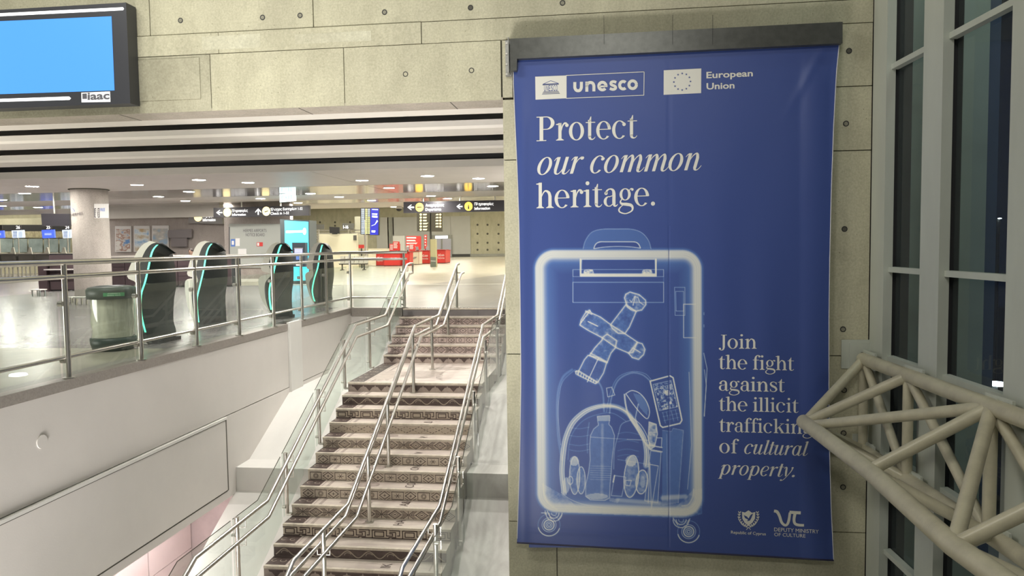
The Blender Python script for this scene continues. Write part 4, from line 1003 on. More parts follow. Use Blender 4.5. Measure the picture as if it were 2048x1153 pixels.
def place(polys, wtot, u0, v0, u1, v1, unit, x0=0.0, name='lettering', m=INKW, off=.0035):
    mb = MB(); n = 0
    for p in polys:
        pts = []
        for x, y in p:
            f = (x-x0)/wtot; pts.append((u0+(u1-u0)*f, v0+(v1-v0)*f-y*unit))
        q = BPn(np.array([a[0] for a in pts]), np.array([a[1] for a in pts]), off)
        k = len(mb.v); mb.v += [tuple(r) for r in q]; mb.f.append(list(range(k, k+len(pts)))); mb.sm.append(False)
    return mb.build(name, m, bn)
def serif(words, u0, v0, u1, v1, unit):
    polys = []; x = 0.0
    for txt, it in words:
        for ch in txt:
            if ch == ' ': x += .42; continue
            g, adv = (IT if it else RO)[ch]()
            polys += [[(a+x, b) for a, b in p] for p in g]; x += adv
    xs = [a for p in polys for a, b in p]
    place(polys, max(xs)-min(xs), u0, v0, u1, v1, unit, min(xs))
serif([('Protect', 0)], 1073, 282.8, 1274.5, 275.9, 35)
serif([('our common', 1)], 1074.6, 349.7, 1403, 340, 34)
serif([('heritage.', 0)], 1072.5, 417, 1310, 411, 35)
for t_, a in ((([('Join', 0)]), (1437.5, 697.5, 1513.5, 698)), ([('the fight', 0)], (1437.5, 738.3, 1588, 741.5)), ([('against', 0)], (1437.8, 781.8, 1569.5, 784.6)), ([('the illicit', 0)], (1437.8, 822, 1597, 826)),
              ([('trafficking', 0)], (1438.3, 864, 1625, 869)), ([('of ', 0), ('cultural', 1)], (1438.5, 906.5, 1617.5, 912.4)), ([('property.', 1)], (1436, 949.3, 1589.5, 955))): serif(t_, *a, 19.6)
def sans(txt, u0, v0, u1, v1, cap, bold=0.0, m=INKW, name='lettering'):
    vs, fs = text_polys(txt, bold); x0 = min(p[0] for p in vs); x1 = max(p[0] for p in vs); h = max(p[1] for p in text_polys('H', bold)[0])
    place([[vs[i] for i in f] for f in fs], x1-x0, u0, v0, u1, v1, cap/h, x0, name, m)
def blk(name, pts, m, off=.0025): MB().add([BP(u, v, off) for u, v in pts], [tuple(range(len(pts)))]).build(name, m, bn)
def outline(name, pts, w, m=INKW, off=.0035, closed=True):
    mb = MB(); pts = list(pts)+([pts[0]] if closed else [])
    for p, q in zip(pts[:-1], pts[1:]):
        d = Vector((q[0]-p[0], q[1]-p[1])); 
        if d.length < 1e-6: continue
        d.normalize(); n = Vector((-d.y, d.x))*w/2; e = d*w*.4
        c = [(p[0]+n.x-e.x, p[1]+n.y-e.y), (q[0]+n.x+e.x, q[1]+n.y+e.y), (q[0]-n.x+e.x, q[1]-n.y+e.y), (p[0]-n.x-e.x, p[1]-n.y-e.y)]
        k = len(mb.v); mb.v += [BP(a, b, off) for a, b in c]; mb.f.append([k, k+1, k+2, k+3]); mb.sm.append(False)
    return mb.build(name, m, bn)
# emblem with temple, and word
blk('emblem_field', [(1070.4, 153.5), (1132.5, 151), (1132.5, 196.8), (1071, 199.6)], INKW)
outline('emblem_frame', [(1132.5, 151), (1288.3, 143.8), (1287.6, 190.6), (1132.5, 196.8)], 1.3)
def upx(x, y): return (1060+x/8.533, -(130+y/8.533))
def urib(pts, w=6.0): return rib([(*upx(x, y), w) for x, y in pts], 5)
def uarc(cx_, cy_, rx, ry, a0, a1, w=6.0):
    n = 22; return rib([(*upx(cx_+rx*math.cos(math.radians(a0+(a1-a0)*k/n)), cy_-ry*math.sin(math.radians(a0+(a1-a0)*k/n))), w) for k in range(n+1)], 1)
for gl in (urib([(765, 292), (765, 340), (767, 395), (790, 432), (820, 441), (852, 432), (874, 395), (877, 340), (877, 288)]),
           urib([(970, 457), (970, 285)])+urib([(970, 380), (975, 340), (1000, 308), (1035, 300), (1070, 312), (1088, 350), (1090, 400), (1090, 452)]),
           uarc(1236, 361, 62, 65, 4, 322)+urib([(1180, 368), (1322, 362)], 3.4),
           urib([(1472, 298), (1432, 285), (1393, 292), (1380, 318), (1398, 342), (1440, 358), (1462, 382), (1450, 408), (1412, 418), (1362, 402)], 5.6),
           uarc(1590, 346, 60, 64, 48, 312), uarc(1752, 338, 64, 66, 0, 360)):
    mb = MB()
    for p in gl: mb.add([BP(a, -b, .0035) for a, b in p], [tuple(range(len(p)))])
    mb.build('letter', INKW, bn)
tmp = []
outline('temple_mark', [(1086, 168.5), (1101.5, 161.5), (1117, 167)], 1.0, INKB); outline('temple_mark', [(1085.5, 170), (1117, 168.6)], 1.4, INKB)
for k in range(4): outline('temple_mark', [(1087-k*.9, 183.5+k*1.7), (1116.5+k*1.0, 182.2+k*1.7)], .8, INKB)
for k, ch in enumerate('UNESCO'): sans(ch, 1088+k*4.7, 182.6-k*.2, 1091.6+k*4.7, 182.5-k*.2, 11.5, 0, INKB)
blk('flag_field', [(1327.5, 140.7), (1402.6, 137), (1402.2, 186.4), (1327.2, 189.8)], INKW)
for k in range(12):
    a = k*PI/6; cx, cy = 1364.4+16.6*math.sin(a), 163.6-16.6*math.cos(a)-.04*16.6*math.sin(a); st = []
    for j in range(10):
        r = 2.6 if j % 2 == 0 else 1.05; st.append((cx+r*math.sin(j*PI/5), cy-r*math.cos(j*PI/5)))
    blk('flag_star', st, INKB, .0035)
sans('European', 1412.8, 156.6, 1505.7, 152.4, 12.6, .022); sans('Union', 1413, 179, 1469, 176.6, 12.6, .022)
# crest and ministry mark
sh_ = [(1484, 1024.5), (1490, 1026), (1497, 1021.5), (1504, 1026.5), (1510.5, 1025), (1510, 1038), (1505, 1046), (1497, 1052.5), (1489, 1046), (1484.5, 1038)]
blk('crest_shield', sh_, INKW); blk('crest_dove', [(1487.5, 1031), (1494, 1034), (1497, 1038), (1501, 1031), (1506.5, 1027.5), (1503, 1036), (1500, 1042), (1494, 1043.5), (1496, 1040), (1490, 1037)], INKB, .0035)
for s_ in (-1, 1):
    pr_ = curve([(1497+s_*2, 1056), (1497+s_*12, 1051), (1497+s_*19, 1040), (1497+s_*18, 1027)]); outline('crest_laurel', pr_, .9, closed=False)
    for k in range(2, len(pr_), 3):
        x, y = pr_[k]; blk('laurel_leaf', [(x, y), (x-s_*3.4, y-2.8), (x-s_*2.6, y-5), (x+s_*.2, y-2.2)], INKW, .0035); blk('laurel_leaf', [(x, y), (x+s_*2.8, y-3.6), (x+s_*1.6, y-5.2), (x-s_*.2, y-2)], INKW, .0035)
outline('crest_ribbon', [(1493, 1060), (1497, 1055.5), (1501, 1060)], 1.1, closed=False)
sans('Republic of Cyprus', 1462, 1068, 1531.7, 1071.6, 5.8, .008)
polys = rib([(1548, -1022.8, 5.5), (1554, -1024.5, 6), (1559, -1033, 5.6), (1563, -1045, 5.4), (1569, -1051, 5), (1574, -1050, 5), (1577.5, -1042, 5.4), (1580, -1026, 5)])+rib([(1579, -1025.2, 6), (1590, -1026, 6), (1601.5, -1026.6, 6)])+rib([(1590, -1028, 6), (1588, -1040, 5.6), (1590, -1048, 5.4), (1597, -1051, 5.5), (1608, -1051.5, 5)])
mb = MB()
for p in polys: mb.add([BP(a, -b, .0035) for a, b in p], [tuple(range(len(p)))])
mb.build('ministry_mark', INKW, bn)
sans('DEPUTY MINISTRY', 1548.5, 1063.4, 1637.5, 1067.9, 7.4, .0); sans('OF CULTURE', 1548.5, 1073, 1610.8, 1076.2, 6.8, .0)
# header box and brackets
hd = empty('banner_header', GY(1350, 60, 9.05), 'dark metal header beam from which the blue banner hangs', 'bracket')
HB = MB(); y0, y1 = 8.99, 9.13
def hq(*p): return [GY(u, v, y0) for u, v in p]
HB.prism(hq((1020, 77.5), (1685.5, 43.5), (1685, 86.5), (1034, 117.5), (1033.5, 141), (1020.8, 142)), (0, .14, 0)); HB.build('header_box', mat('header_grey_metal', (.085, .088, .08), .32, .4, noise=.25, nscale=12), hd)
HB = MB(); a = GY(1010, 80, 9.15); b = GY(1020.5, 152, 9.15); HB.box((a[0], 9.17, b[2]), (b[0]+.03, 9.2, a[2])).box((b[0]-.01, 9.03, b[2]+.02), (b[0]+.0, 9.19, a[2])); br_ = HB.build('side_bracket', mat('galvanised', (.42, .42, .40), .4, .8, noise=.2, nscale=30), hd)
for v in (87, 108, 129, 149):
    c = GY(1013.2, v, 9.165); MB().cyl(c, (c[0], c[1]-.012, c[2]), .012, 10).build('bolt', STEEL, br_)
for u in (1208, 1345, 1425):
    c = GY(u, 60, 9.0); MB().box((c[0]-.002, 8.987, c[2]-.17), (c[0]+.002, 8.99, c[2]+.17)).build('header_seam', BLACK, hd)
# ------------------------------------------------------------------ information screen on the beam
scr = empty('information_screen', GY(120, 210, 9.0), 'big blue lit display screen in a black case on the concrete beam', 'screen')
CASE = mat('screen_case', (.05, .052, .06), .35)
f0 = [GY(u, v, 8.98) for u, v in ((-60, 21.5), (251, 5), (260, 206), (-60, 214.5))]
SB = MB(); x0, x1 = GY(-60, 10, 8.98)[0], GY(256, 100, 8.98)[0]; zt = GY(251, 5, 8.98)[2]; zb = GY(259, 207, 8.98)[2]
SB.box((x0, 8.98, zb), (x1, 9.18, zt)).build('case', CASE, scr)
def srect(name, pts, m, off=.004): MB().add([GY(u, v, 8.98-off) for u, v in pts], [tuple(range(len(pts)))]).build(name, m, scr)
SBLUE = mat('screen_blue', (.02, .1, .3), .3, emit=(.115, .40, 1.0), es=.95)
srect('display', [(-60, 45), (223, 32.5), (229, 181), (-60, 190.5)], SBLUE)
srect('light_strip', [(-60, 35.5), (-60, 29.5), (246, 14.5), (248, 17.5), (246, 20.5)], WHITE_E)
srect('light_strip', [(-60, 205.5), (-60, 200), (138, 193.2), (142, 196.5), (139, 200)], WHITE_E)
srect('maker_label', [(162.5, 185.5), (220, 183), (221, 204), (163, 205)], mat('label_white', (.8, .8, .8), .4, emit=(1, 1, 1), es=.35))
def scr_text(txt, u0, v0, u1, v1, cap, bold, m, Y, parent, name='lettering', off=.006, plane='y'):
    vs, fs = text_polys(txt, bold); xa = min(p[0] for p in vs); xb = max(p[0] for p in vs); h = max(p[1] for p in text_polys('H', bold)[0])
    mb = MB(); P_ = []
    for x, y, *_ in vs:
        f = (x-xa)/(xb-xa); P_.append(GY(u0+(u1-u0)*f, v0+(v1-v0)*f-y*cap/h, Y-off))
    mb.add(P_, fs); return mb.build(name, m, parent)
LBL = mat('label_grey_ink', (.12, .12, .14), .5)
scr_text('iaac', 175, 199.6, 219, 197.8, 15, .03, LBL, 8.98, scr)
MB().add([GY(u, v, 8.974) for u, v in ((164.5, 187.5), (173.5, 187), (174, 197.8), (165, 198.2))], [(0, 1, 2, 3)]).build('label_mark', LBL, scr)
# ------------------------------------------------------------------ the departure hall
LENS = mat('downlight_lens', (.9, .9, .9), .5, emit=(1.0, .95, .87), es=DOWN_L)
TRIM = mat('downlight_trim', (.7, .68, .65), .4)
lamps = [(398, 360), (274, 370), (64, 373), (49, 387), (186, 385), (3, 400), (3, 412), (76, 415), (378, 383.5), (317, 393.5), (371, 402), (456, 409), (496, 365.5),
         (521, 397.5), (621, 387.5), (596, 406), (724, 361), (778, 376), (678, 394), (743, 401), (788, 414), (855, 352), (957, 357), (985, 372.5), (862, 392), (895, 397.5)]
l0 = None
ROWS = [(0, 367), (367, 380), (380, 391), (391, 401), (401, 420)]
RN = ['nearest', 'second nearest', 'middle', 'fourth', 'farthest']; ON = ['leftmost', 'second from the left', 'third from the left', 'fourth from the left', 'fifth from the left', 'sixth from the left', 'rightmost']
def lamp_label(u, v):
    r = [i for i, (a, b) in enumerate(ROWS) if a <= v < b][0]; us = sorted(x for x, y in lamps if ROWS[r][0] <= y < ROWS[r][1]); k = us.index(u)
    return 'round ceiling downlight, %s in the %s row of the hall' % ('rightmost' if k == len(us)-1 else ON[k], RN[r])
for k, (u, v) in enumerate(lamps):
    p = GZ(u, v, ZC)
    r = .16
    if l0 is None:
        l0 = empty('downlight', (p[0], p[1], ZC), lamp_label(u, v), 'ceiling light', 'downlights of the hall ceiling')
        MB().lathe((p[0], p[1], ZC), [(r, -.004), (r+.03, -.012), (r+.035, -.002), (r+.03, .0)], 24).build('trim_ring', TRIM, l0)
        MB().add([(p[0]+r*math.cos(2*PI*j/24), p[1]+r*math.sin(2*PI*j/24), ZC-.006) for j in range(24)], [tuple(range(24))[::-1]]).build('lens', LENS, l0)
    else:
        c = l0.copy(); COL.objects.link(c); c.location = (p[0], p[1], ZC); c['label'] = lamp_label(u, v); ORG[c.name] = Vector(c.location)
        for ch in list(l0.children):
            d = ch.copy(); COL.objects.link(d); d.parent = c
near = [GZ(u, v, ZC) for u, v in lamps]
HIGH = mat('far_fill_lens', (.9, .9, .9), .5, emit=(1.0, .96, .82), es=HIGH_L)
hb = MB()  # panels out of sight, added to light the far hall
for x in (-38, -27, -16, -5, 1.5):
    for y in (38, 46, 56, 68, 82): hb.box((x-1.2, y-1.2, 6.55), (x+1.2, y+1.2, 6.58))
hb.build('far_fill_panels', HIGH, None, 'unseen light panels added over the far part of the hall', 'ceiling light', kind='stuff')
# column
p = GZ(188, 593.5, 0); R_ = .50; _l = math.hypot(p[0], p[1]); cy0 = p[1]*(1+R_/_l); cx0 = p[0]*(1+R_/_l)
colm = empty('concrete_column', (cx0, cy0, 0), 'round grey concrete column carrying a logo and a wireless sign', 'column', kind='structure')
MB().lathe((cx0, cy0, 0), [(R_, 0), (R_, ZC-.02)], 48).build('shaft', CON2, colm)
MB().lathe((cx0, cy0, 0), [(R_+.05, ZC-.02), (R_+.05, ZC)], 48).build('collar', GROOVE, colm)
def on_col(u, v, off=.012):
    d = Vector(ray(u, v)); e = Vector(EYE); dx, dy = d.x, d.y; fx, fy = e.x-cx0, e.y-cy0; R2 = R_+off
    a = dx*dx+dy*dy; b = 2*(fx*dx+fy*dy); c = fx*fx+fy*fy-R2*R2; D_ = b*b-4*a*c
    t = (-b-math.sqrt(max(D_, 0)))/(2*a); return tuple(e+d*t)
def col_text(txt, u0, v0, u1, v1, cap, m, bold=0):
    vs, fs = text_polys(txt, bold); xa = min(q[0] for q in vs); xb = max(q[0] for q in vs); h = max(q[1] for q in text_polys('H', bold)[0])
    mb = MB(); mb.add([on_col(u0+(u1-u0)*(x-xa)/(xb-xa), v0+(v1-v0)*(x-xa)/(xb-xa)-y*cap/h, .014) for x, y, *_ in vs], fs); mb.build('lettering', m, colm)
INKD = mat('ink_dark', (.10, .09, .10), .5); INKBL = mat('ink_blue', (.10, .20, .55), .5)
col_text('HERMES', 141.5, 433, 165.5, 430, 5.5, INKD)
MB().add([on_col(u, v) for u, v in ((140, 414), (146, 417), (150, 424), (143, 421))], [(0, 1, 2, 3)]).build('logo_wing', INKBL, colm)
pst = MB(); us = [188, 193, 198, 203, 208, 213, 217.5]
pst.add([on_col(u, 408) for u in us]+[on_col(u, 436.5) for u in us[::-1]], [tuple([i, i+1, 12-i, 13-i]) for i in range(6)]); pst.build('wireless_sign', mat('paper_white', (.78, .77, .76), .5), colm)
MB().add([on_col(u, v, .016) for u, v in ((188.5, 417), (199, 416.5), (199.5, 435.5), (188.5, 435.5))], [(0, 1, 2, 3)]).build('phone_picture', INKD, colm)
for r in range(4):
    for c in range(3): MB().add([on_col(u, v, .018) for u, v in ((190+c*3, 419+r*4), (192+c*3, 419+r*4), (192+c*3, 421.5+r*4), (190+c*3, 421.5+r*4))], [(0, 1, 2, 3)]).build('phone_icon', MATS['paper_white'], colm)
col_text('FREE', 200.5, 423, 210, 422.5, 6, INKBL, .02)
# walls of the hall
def slab(name, u0, u1, vt, vb, y, m, label=None, kind='structure', parent=None, th=.1, cat=None):
    a = GY(u0, vb, y); b = GY(u1, vt, y); return MB().box((a[0], y, a[2]), (b[0], y+th, b[2])).build(name, m, parent, label, cat, kind=kind)
CONF = concrete('far_concrete', (.55, .53, .40), (.50, .48, .36), (.40, .38, .29), 9.0)
CONM = concrete('mauve_concrete', (.43, .385, .36), (.38, .34, .32), (.30, .27, .26), 12.0)
YW = 92.0
MB().box((-75, YW, 0), (3.3, YW+.3, 6.6)).build('wall_far', CONF, None, 'pale far concrete wall with rows of tie holes', kind='structure')
fw = empty('wall_far_panels', (-15, YW, 0), 'recessed pale grey cladding in the far wall', kind='structure'); fw.name = 'trim_6'; ORG['trim_6'] = Vector((-15, YW, 0))
PALEG = mat('pale_grey_cladding', (.50, .50, .47), .5, noise=.04, nscale=1); MIDG = mat('mid_grey_concrete', (.33, .33, .29), .7, noise=.15, nscale=1)
for u0, u1, vt, m in ((755, 777, 435, PALEG), (777, 787.5, 435, MIDG), (787.5, 901, 433, PALEG), (903, 922, 432.5, PALEG), (923.5, 940.5, 432, PALEG)):
    a = GY(u0, 520, YW); b = GY(u1, vt, YW); MB().box((a[0], YW-.12, 0), (b[0], YW, b[2])).build('cladding_panel', m, fw)
for u0, u1 in ((880, 940), (942, 1020)):
    a = GY(u0, 516, YW-.3); b = GY(u1, 512, YW-.3); MB().box((a[0], YW-.3, 0), (b[0], YW-.13, .35)).build('service_strip', DKMETAL if u0 == 880 else MIDG, fw)
thl = MB()
for u in (955, 975, 997, 935, 700, 670, 640):
    for v in (450, 468, 486, 500) if u > 930 else (445, 452):
        p = GY(u, v, YW-.02); thl.cyl((p[0], YW, p[2]), (p[0], YW-.02, p[2]), .14, 8)
thl.build('far_tie_holes', GROOVE, fw, kind='stuff')
# lift doors
lf = empty('lift_doors', GY(884, 513, YW-.4), 'brushed steel lift doors in the far wall', 'lift')
a = GY(864, 512, YW-.3); b = GY(903.5, 470, YW-.3)
MB().box((a[0], YW-.35, 0), (b[0], YW-.14, b[2])).build('door_frame', MIDG, lf)
SILV = mat('lift_steel', (.42, .42, .48), .3, .8)
w = (b[0]-a[0])/2
for k in range(2): MB().box((a[0]+k*w+.12, YW-.4, .02), (a[0]+(k+1)*w-.08, YW-.35, b[2]-.5)).build('door_leaf', SILV, lf)
MB().box((a[0]+.5, YW-.42, b[2]-.45), (b[0]-.5, YW-.35, b[2]-.1)).build('lit_header', mat('lit_header', (.8, .8, .9), .4, emit=(.85, .9, 1), es=1.2), lf)
# notice board wall and poster wall
YN = 28.7; YR = 29.5
MB().box((GY(212, 500, YR)[0], YR, 0), (GY(452, 500, YR)[0], YR+.2, 2.75)).build('wall_posters', CONM, None, 'dim grey concrete wall behind the information desk', kind='structure')
MB().box((GY(212, 500, YR)[0], YR-.4, 2.72), (GY(452, 500, YR)[0], YR+.2, ZC)).build('trim_7', CREAM, None, 'bulkhead over the poster wall', kind='structure')
a = GY(450, 500, YN); b = GY(582, 500, YN)
MB().box((a[0], YN, 0), (b[0], YN+.3, ZC)).build('wall_notice', CONM, None, 'concrete wall carrying the grey notice board', kind='structure')
MB().box((a[0]+.2, YN-.1, .0), (b[0]+.2, YN-.02, .12)).build('baseboard_1', CREAM, None, 'pale skirting under the notice board', kind='structure')
nb = empty('notice_board', GY(515, 470, YN-.05), 'grey wall notice board with dark lettering and pinned papers', 'notice board')
GREYB = mat('board_grey', (.42, .44, .41), .5); PAPER = MATS['paper_white']
def yrect(name, pts, y, m, parent, th=.0):
    q = [GY(u, v, y) for u, v in pts]; mb = MB()
    if th: mb.prism(q, (0, th, 0))
    else: mb.add(q, [tuple(range(len(q)))])
    return mb.build(name, m, parent)
yrect('board', [(458, 448), (562, 448), (562, 536), (458, 536)], YN-.06, GREYB, nb, .05)
yrect('board_edge', [(457.5, 454), (459, 454), (459, 513), (457.5, 513)], YN-.08, INKD, nb, .02)
scr_text('HERMES AIRPORTS', 486.5, 464.5, 533, 464.5, 6, .0, INKD, YN-.06, nb); scr_text('NOTICE BOARD', 491.5, 473, 529.5, 473, 6, .0, INKD, YN-.06, nb)
for n_, r, m in (('paper', (461.5, 478.5, 470, 493.5), INKBL), ('paper', (471, 477, 480, 492.5), PAPER), ('paper', (476, 498, 493, 510), PAPER), ('red_notice', (513.5, 485, 525.5, 493), RED)):
    yrect(n_, [(r[0], r[1]), (r[2], r[1]), (r[2], r[3]), (r[0], r[3])], YN-.075, m, nb, .01)
yrect('paper', [(463.5, 482), (468, 482), (468, 490), (463.5, 490)], YN-.08, PAPER, nb); yrect('notice_mark', [(514.5, 486), (518.5, 486), (518.5, 492), (514.5, 492)], YN-.08, PAPER, nb)
# framed pictures
def picmat(name, cols, sc, seed):
    m = bpy.data.materials.new(name); m.use_nodes = True; nt = m.node_tree; b = nt.nodes['Principled BSDF']; b.inputs['Roughness'].default_value = .4
    tc = nt.nodes.new('ShaderNodeTexCoord'); mp = nt.nodes.new('ShaderNodeMapping'); mp.inputs['Location'].default_value = (seed, seed, seed); mp.inputs['Scale'].default_value = (1, 1, 2)
    n = nt.nodes.new('ShaderNodeTexNoise'); n.inputs['Scale'].default_value = sc; n.inputs['Detail'].default_value = 5
    r = nt.nodes.new('ShaderNodeValToRGB'); nt.links.new(tc.outputs['Object'], mp.inputs[0]); nt.links.new(mp.outputs[0], n.inputs['Vector']); nt.links.new(n.outputs['Fac'], r.inputs[0])
    e = r.color_ramp.elements
    for k, c in enumerate(cols):
        pos = .36+.28*k/(len(cols)-1)
        if k < 2: e[k].position = pos; e[k].color = (*c, 1)
        else: x = e.new(pos); x.color = (*c, 1)
    nt.links.new(r.outputs[0], b.inputs['Base Color']); return m
PM = [picmat('picture_coast', [(.10, .22, .45), (.55, .50, .45), (.30, .16, .12), (.62, .6, .56)], 2.6, 1), picmat('picture_bay', [(.15, .35, .6), (.62, .66, .66), (.45, .33, .18)], 1.7, 4), picmat('picture_beach', [(.62, .62, .58), (.42, .40, .36), (.25, .36, .48)], 2.2, 7)]
WFR = mat('picture_frame_pale', (.62, .60, .58), .4)
for k, (u0, u1, v0, v1, lab) in enumerate(((230, 262, 452.5, 504.5, 'framed coast photograph with blue foreground, nearest the column'), (267.5, 299, 452, 504, 'framed bay photograph, the middle one of three on the dim wall'), (304, 337, 451.5, 503, 'framed pale photograph, the right one of three on the dim wall'))):
    pc = empty('framed_picture', GY((u0+u1)/2, v1, YR-.06), lab, 'picture', 'pictures on the poster wall')
    yrect('frame', [(u0, v0), (u1, v0), (u1, v1), (u0, v1)], YR-.07, WFR, pc, .05); yrect('print', [(u0+1.8, v0+6), (u1-1.8, v0+6), (u1-1.8, v1-1.8), (u0+1.8, v1-1.8)], YR-.075, PM[k], pc)
# information desk and clerk
YD = 25.0
dk = empty('information_desk', GY(330, 579, YD), 'long dark panelled desk with a pale top behind the kiosks', 'desk')
a = GY(222, 512, YD)[0]; b = GY(462, 512, YD)[0]
DARKW = mat('dark_walnut', (.07, .05, .055), .35)
n = 9
for k in range(n):
    x0 = a+(b-a)*k/n; x1 = a+(b-a)*(k+1)/n
    for j in range(3): MB().box((x0+.012, YD, .06+j*.345), (x1-.012, YD+.05, .06+j*.345+.335)).build('front_panel', DARKW, dk)
MB().box((a+.01, YD+.04, .0), (b-.01, YD+.7, 1.09)).build('desk_core', BLACK, dk)
MB().box((a-.05, YD-.08, 1.10), (b+.05, YD+.75, 1.16)).build('worktop', mat('desk_top_pale', (.66, .62, .58), .4), dk)
SKIN = mat('skin', (.42, .27, .20), .6); HAIR = mat('dark_hair', (.03, .02, .018), .6); CLOTH = mat('dark_shirt', (.06, .06, .09), .8)
pc = GY(382, 503, 26.4)
ps = empty('person', (pc[0], 26.4, 0), 'dark haired clerk seated behind the information desk between the kiosks', 'person')
hx, hy, hz = pc[0], 26.4, pc[2]-.02
body = MB().lathe((hx, hy, hz), [(.10, -.82), (.19, -.78), (.20, -.60), (.22, -.42), (.215, -.30), (.12, -.235), (.06, -.20), (.055, -.14), (.07, -.11), (.085, -.06), (.09, .0), (.082, .06), (.05, .11), (.0, .125)], 20)
body.tube([(hx-.20, hy, hz-.33), (hx-.27, hy-.06, hz-.55), (hx-.15, hy-.30, hz-.62)], .045, 10).tube([(hx+.20, hy, hz-.33), (hx+.27, hy-.06, hz-.55), (hx+.15, hy-.30, hz-.62)], .045, 10)
MB_b = body.build('body', SKIN, ps)
MB().lathe((hx, hy, hz), [(.11, -.82), (.20, -.78), (.215, -.60), (.235, -.42), (.225, -.30), (.13, -.225), (.075, -.205)], 20).build('shirt', CLOTH, ps)
MB().lathe((hx, hy+.015, hz), [(.088, -.02), (.101, .03), (.094, .08), (.06, .125), (.0, .142)], 20).build('hair', HAIR, ps)
f = MB()
for s_ in (-1, 1): f.obox((hx+s_*.033, hy-.088, hz+.005), (.012, 0, 0), (0, .004, 0), (0, 0, .006))
f.obox((hx, hy-.085, hz-.055), (.022, 0, 0), (0, .004, 0), (0, 0, .004)); f.build('face_features', HAIR, ps, kind='stuff')
MB().prism([(hx-.014, hy-.088, hz-.03), (hx+.014, hy-.088, hz-.03), (hx, hy-.088, hz+.01)], (0, -.02, 0)).build('nose', SKIN, ps)
MB().box((hx-.24, hy+.02, .44), (hx+.24, hy+.42, .50)).cyl((hx, hy+.2, .05), (hx, hy+.2, .44), .03, 10).cyl((hx, hy+.2, .0), (hx, hy+.2, .05), .24, 16).build('office_chair', DKMETAL, None, 'dark swivel stool under the seated clerk', 'chair')
# wall behind clerk: tv
tv = empty('wall_monitor', GY(355, 480, YR-.1), 'dark switched-off monitor on the dim wall right of the pictures', 'monitor')
yrect('housing', [(336, 461), (383, 458.5), (383, 476), (336, 476)], YR-.25, mat('monitor_dim', (.16, .14, .14), .3), tv, .1); yrect('panel', [(342, 476), (374, 476), (374, 494), (342, 494)], YR-.2, MATS['monitor_dim'], tv, .1)
# ---- self service kiosks
KDARK = mat('kiosk_dark_shell', (.040, .046, .045), .42, noise=.2, nscale=30)
KWHITE = mat('kiosk_white_shell', (.80, .80, .70), .4)
KGREEN = mat('kiosk_green_light', (.2, .9, .6), .4, emit=(.13, .95, .58), es=1.6)
KN = [
 dict(y=9.75, base=690, L=[(300, 482), (283, 492), (268, 515), (254, 553), (271, 566), (262, 590), (262, 640), (272, 676), (290, 690)],
      G=[(325, 489), (316, 490), (305, 505), (297, 540), (291, 565), (283, 592), (284, 630), (292, 665), (300, 690)], Rr=[(325, 487), (338, 496), (346, 512), (351, 545), (352, 575), (348, 600), (347, 640), (352, 662), (351, 688)],
      lab='white and dark bullnose check-in kiosk with green light line, nearest the waste bin'),
 dict(y=11.9, base=655, L=[(410, 482), (397, 487), (386, 505), (374, 548), (388, 556), (371, 562), (371, 590), (377, 620), (389, 645)],
      G=[(432, 487), (424, 488), (415, 503), (408, 540), (401, 570), (395, 596), (395, 615), (398, 645), (402, 655)], Rr=[(432, 485), (444, 492), (451, 505), (455, 530), (455, 560), (451, 590), (452, 625), (454, 655), (454, 660)],
      lab='white and dark bullnose check-in kiosk with green light line, second from the waste bin'),
 dict(y=13.3, base=640, L=[(552, 485), (540, 493), (530, 512), (522, 540), (540, 548), (519, 555), (518, 580), (526, 605), (543, 630)],
      G=[(571, 488), (563, 490), (557, 505), (552, 525), (547, 548), (540, 575), (540, 600), (543, 620), (547, 638)], Rr=[(571, 486), (579, 492), (584, 506), (587, 530), (587, 560), (584, 585), (584, 610), (586, 632), (584, 640)],
      lab='white and dark bullnose check-in kiosk with green light line, just left of the cyan machine'),
 dict(y=17.0, base=610, L=[(636, 485), (628, 490), (620, 505), (613, 535), (623, 541), (611, 548), (612, 565), (617, 585), (626, 605)],
      G=[(650, 488), (645, 490), (640, 510), (636, 535), (629, 558), (625, 580), (627, 595), (630, 603), (633, 610)], Rr=[(650, 486), (658, 490), (664, 502), (667, 525), (668, 550), (665, 575), (664, 590), (666, 605), (664, 612)],
      lab='white and dark bullnose check-in kiosk with green light line, right of the cyan machine')]
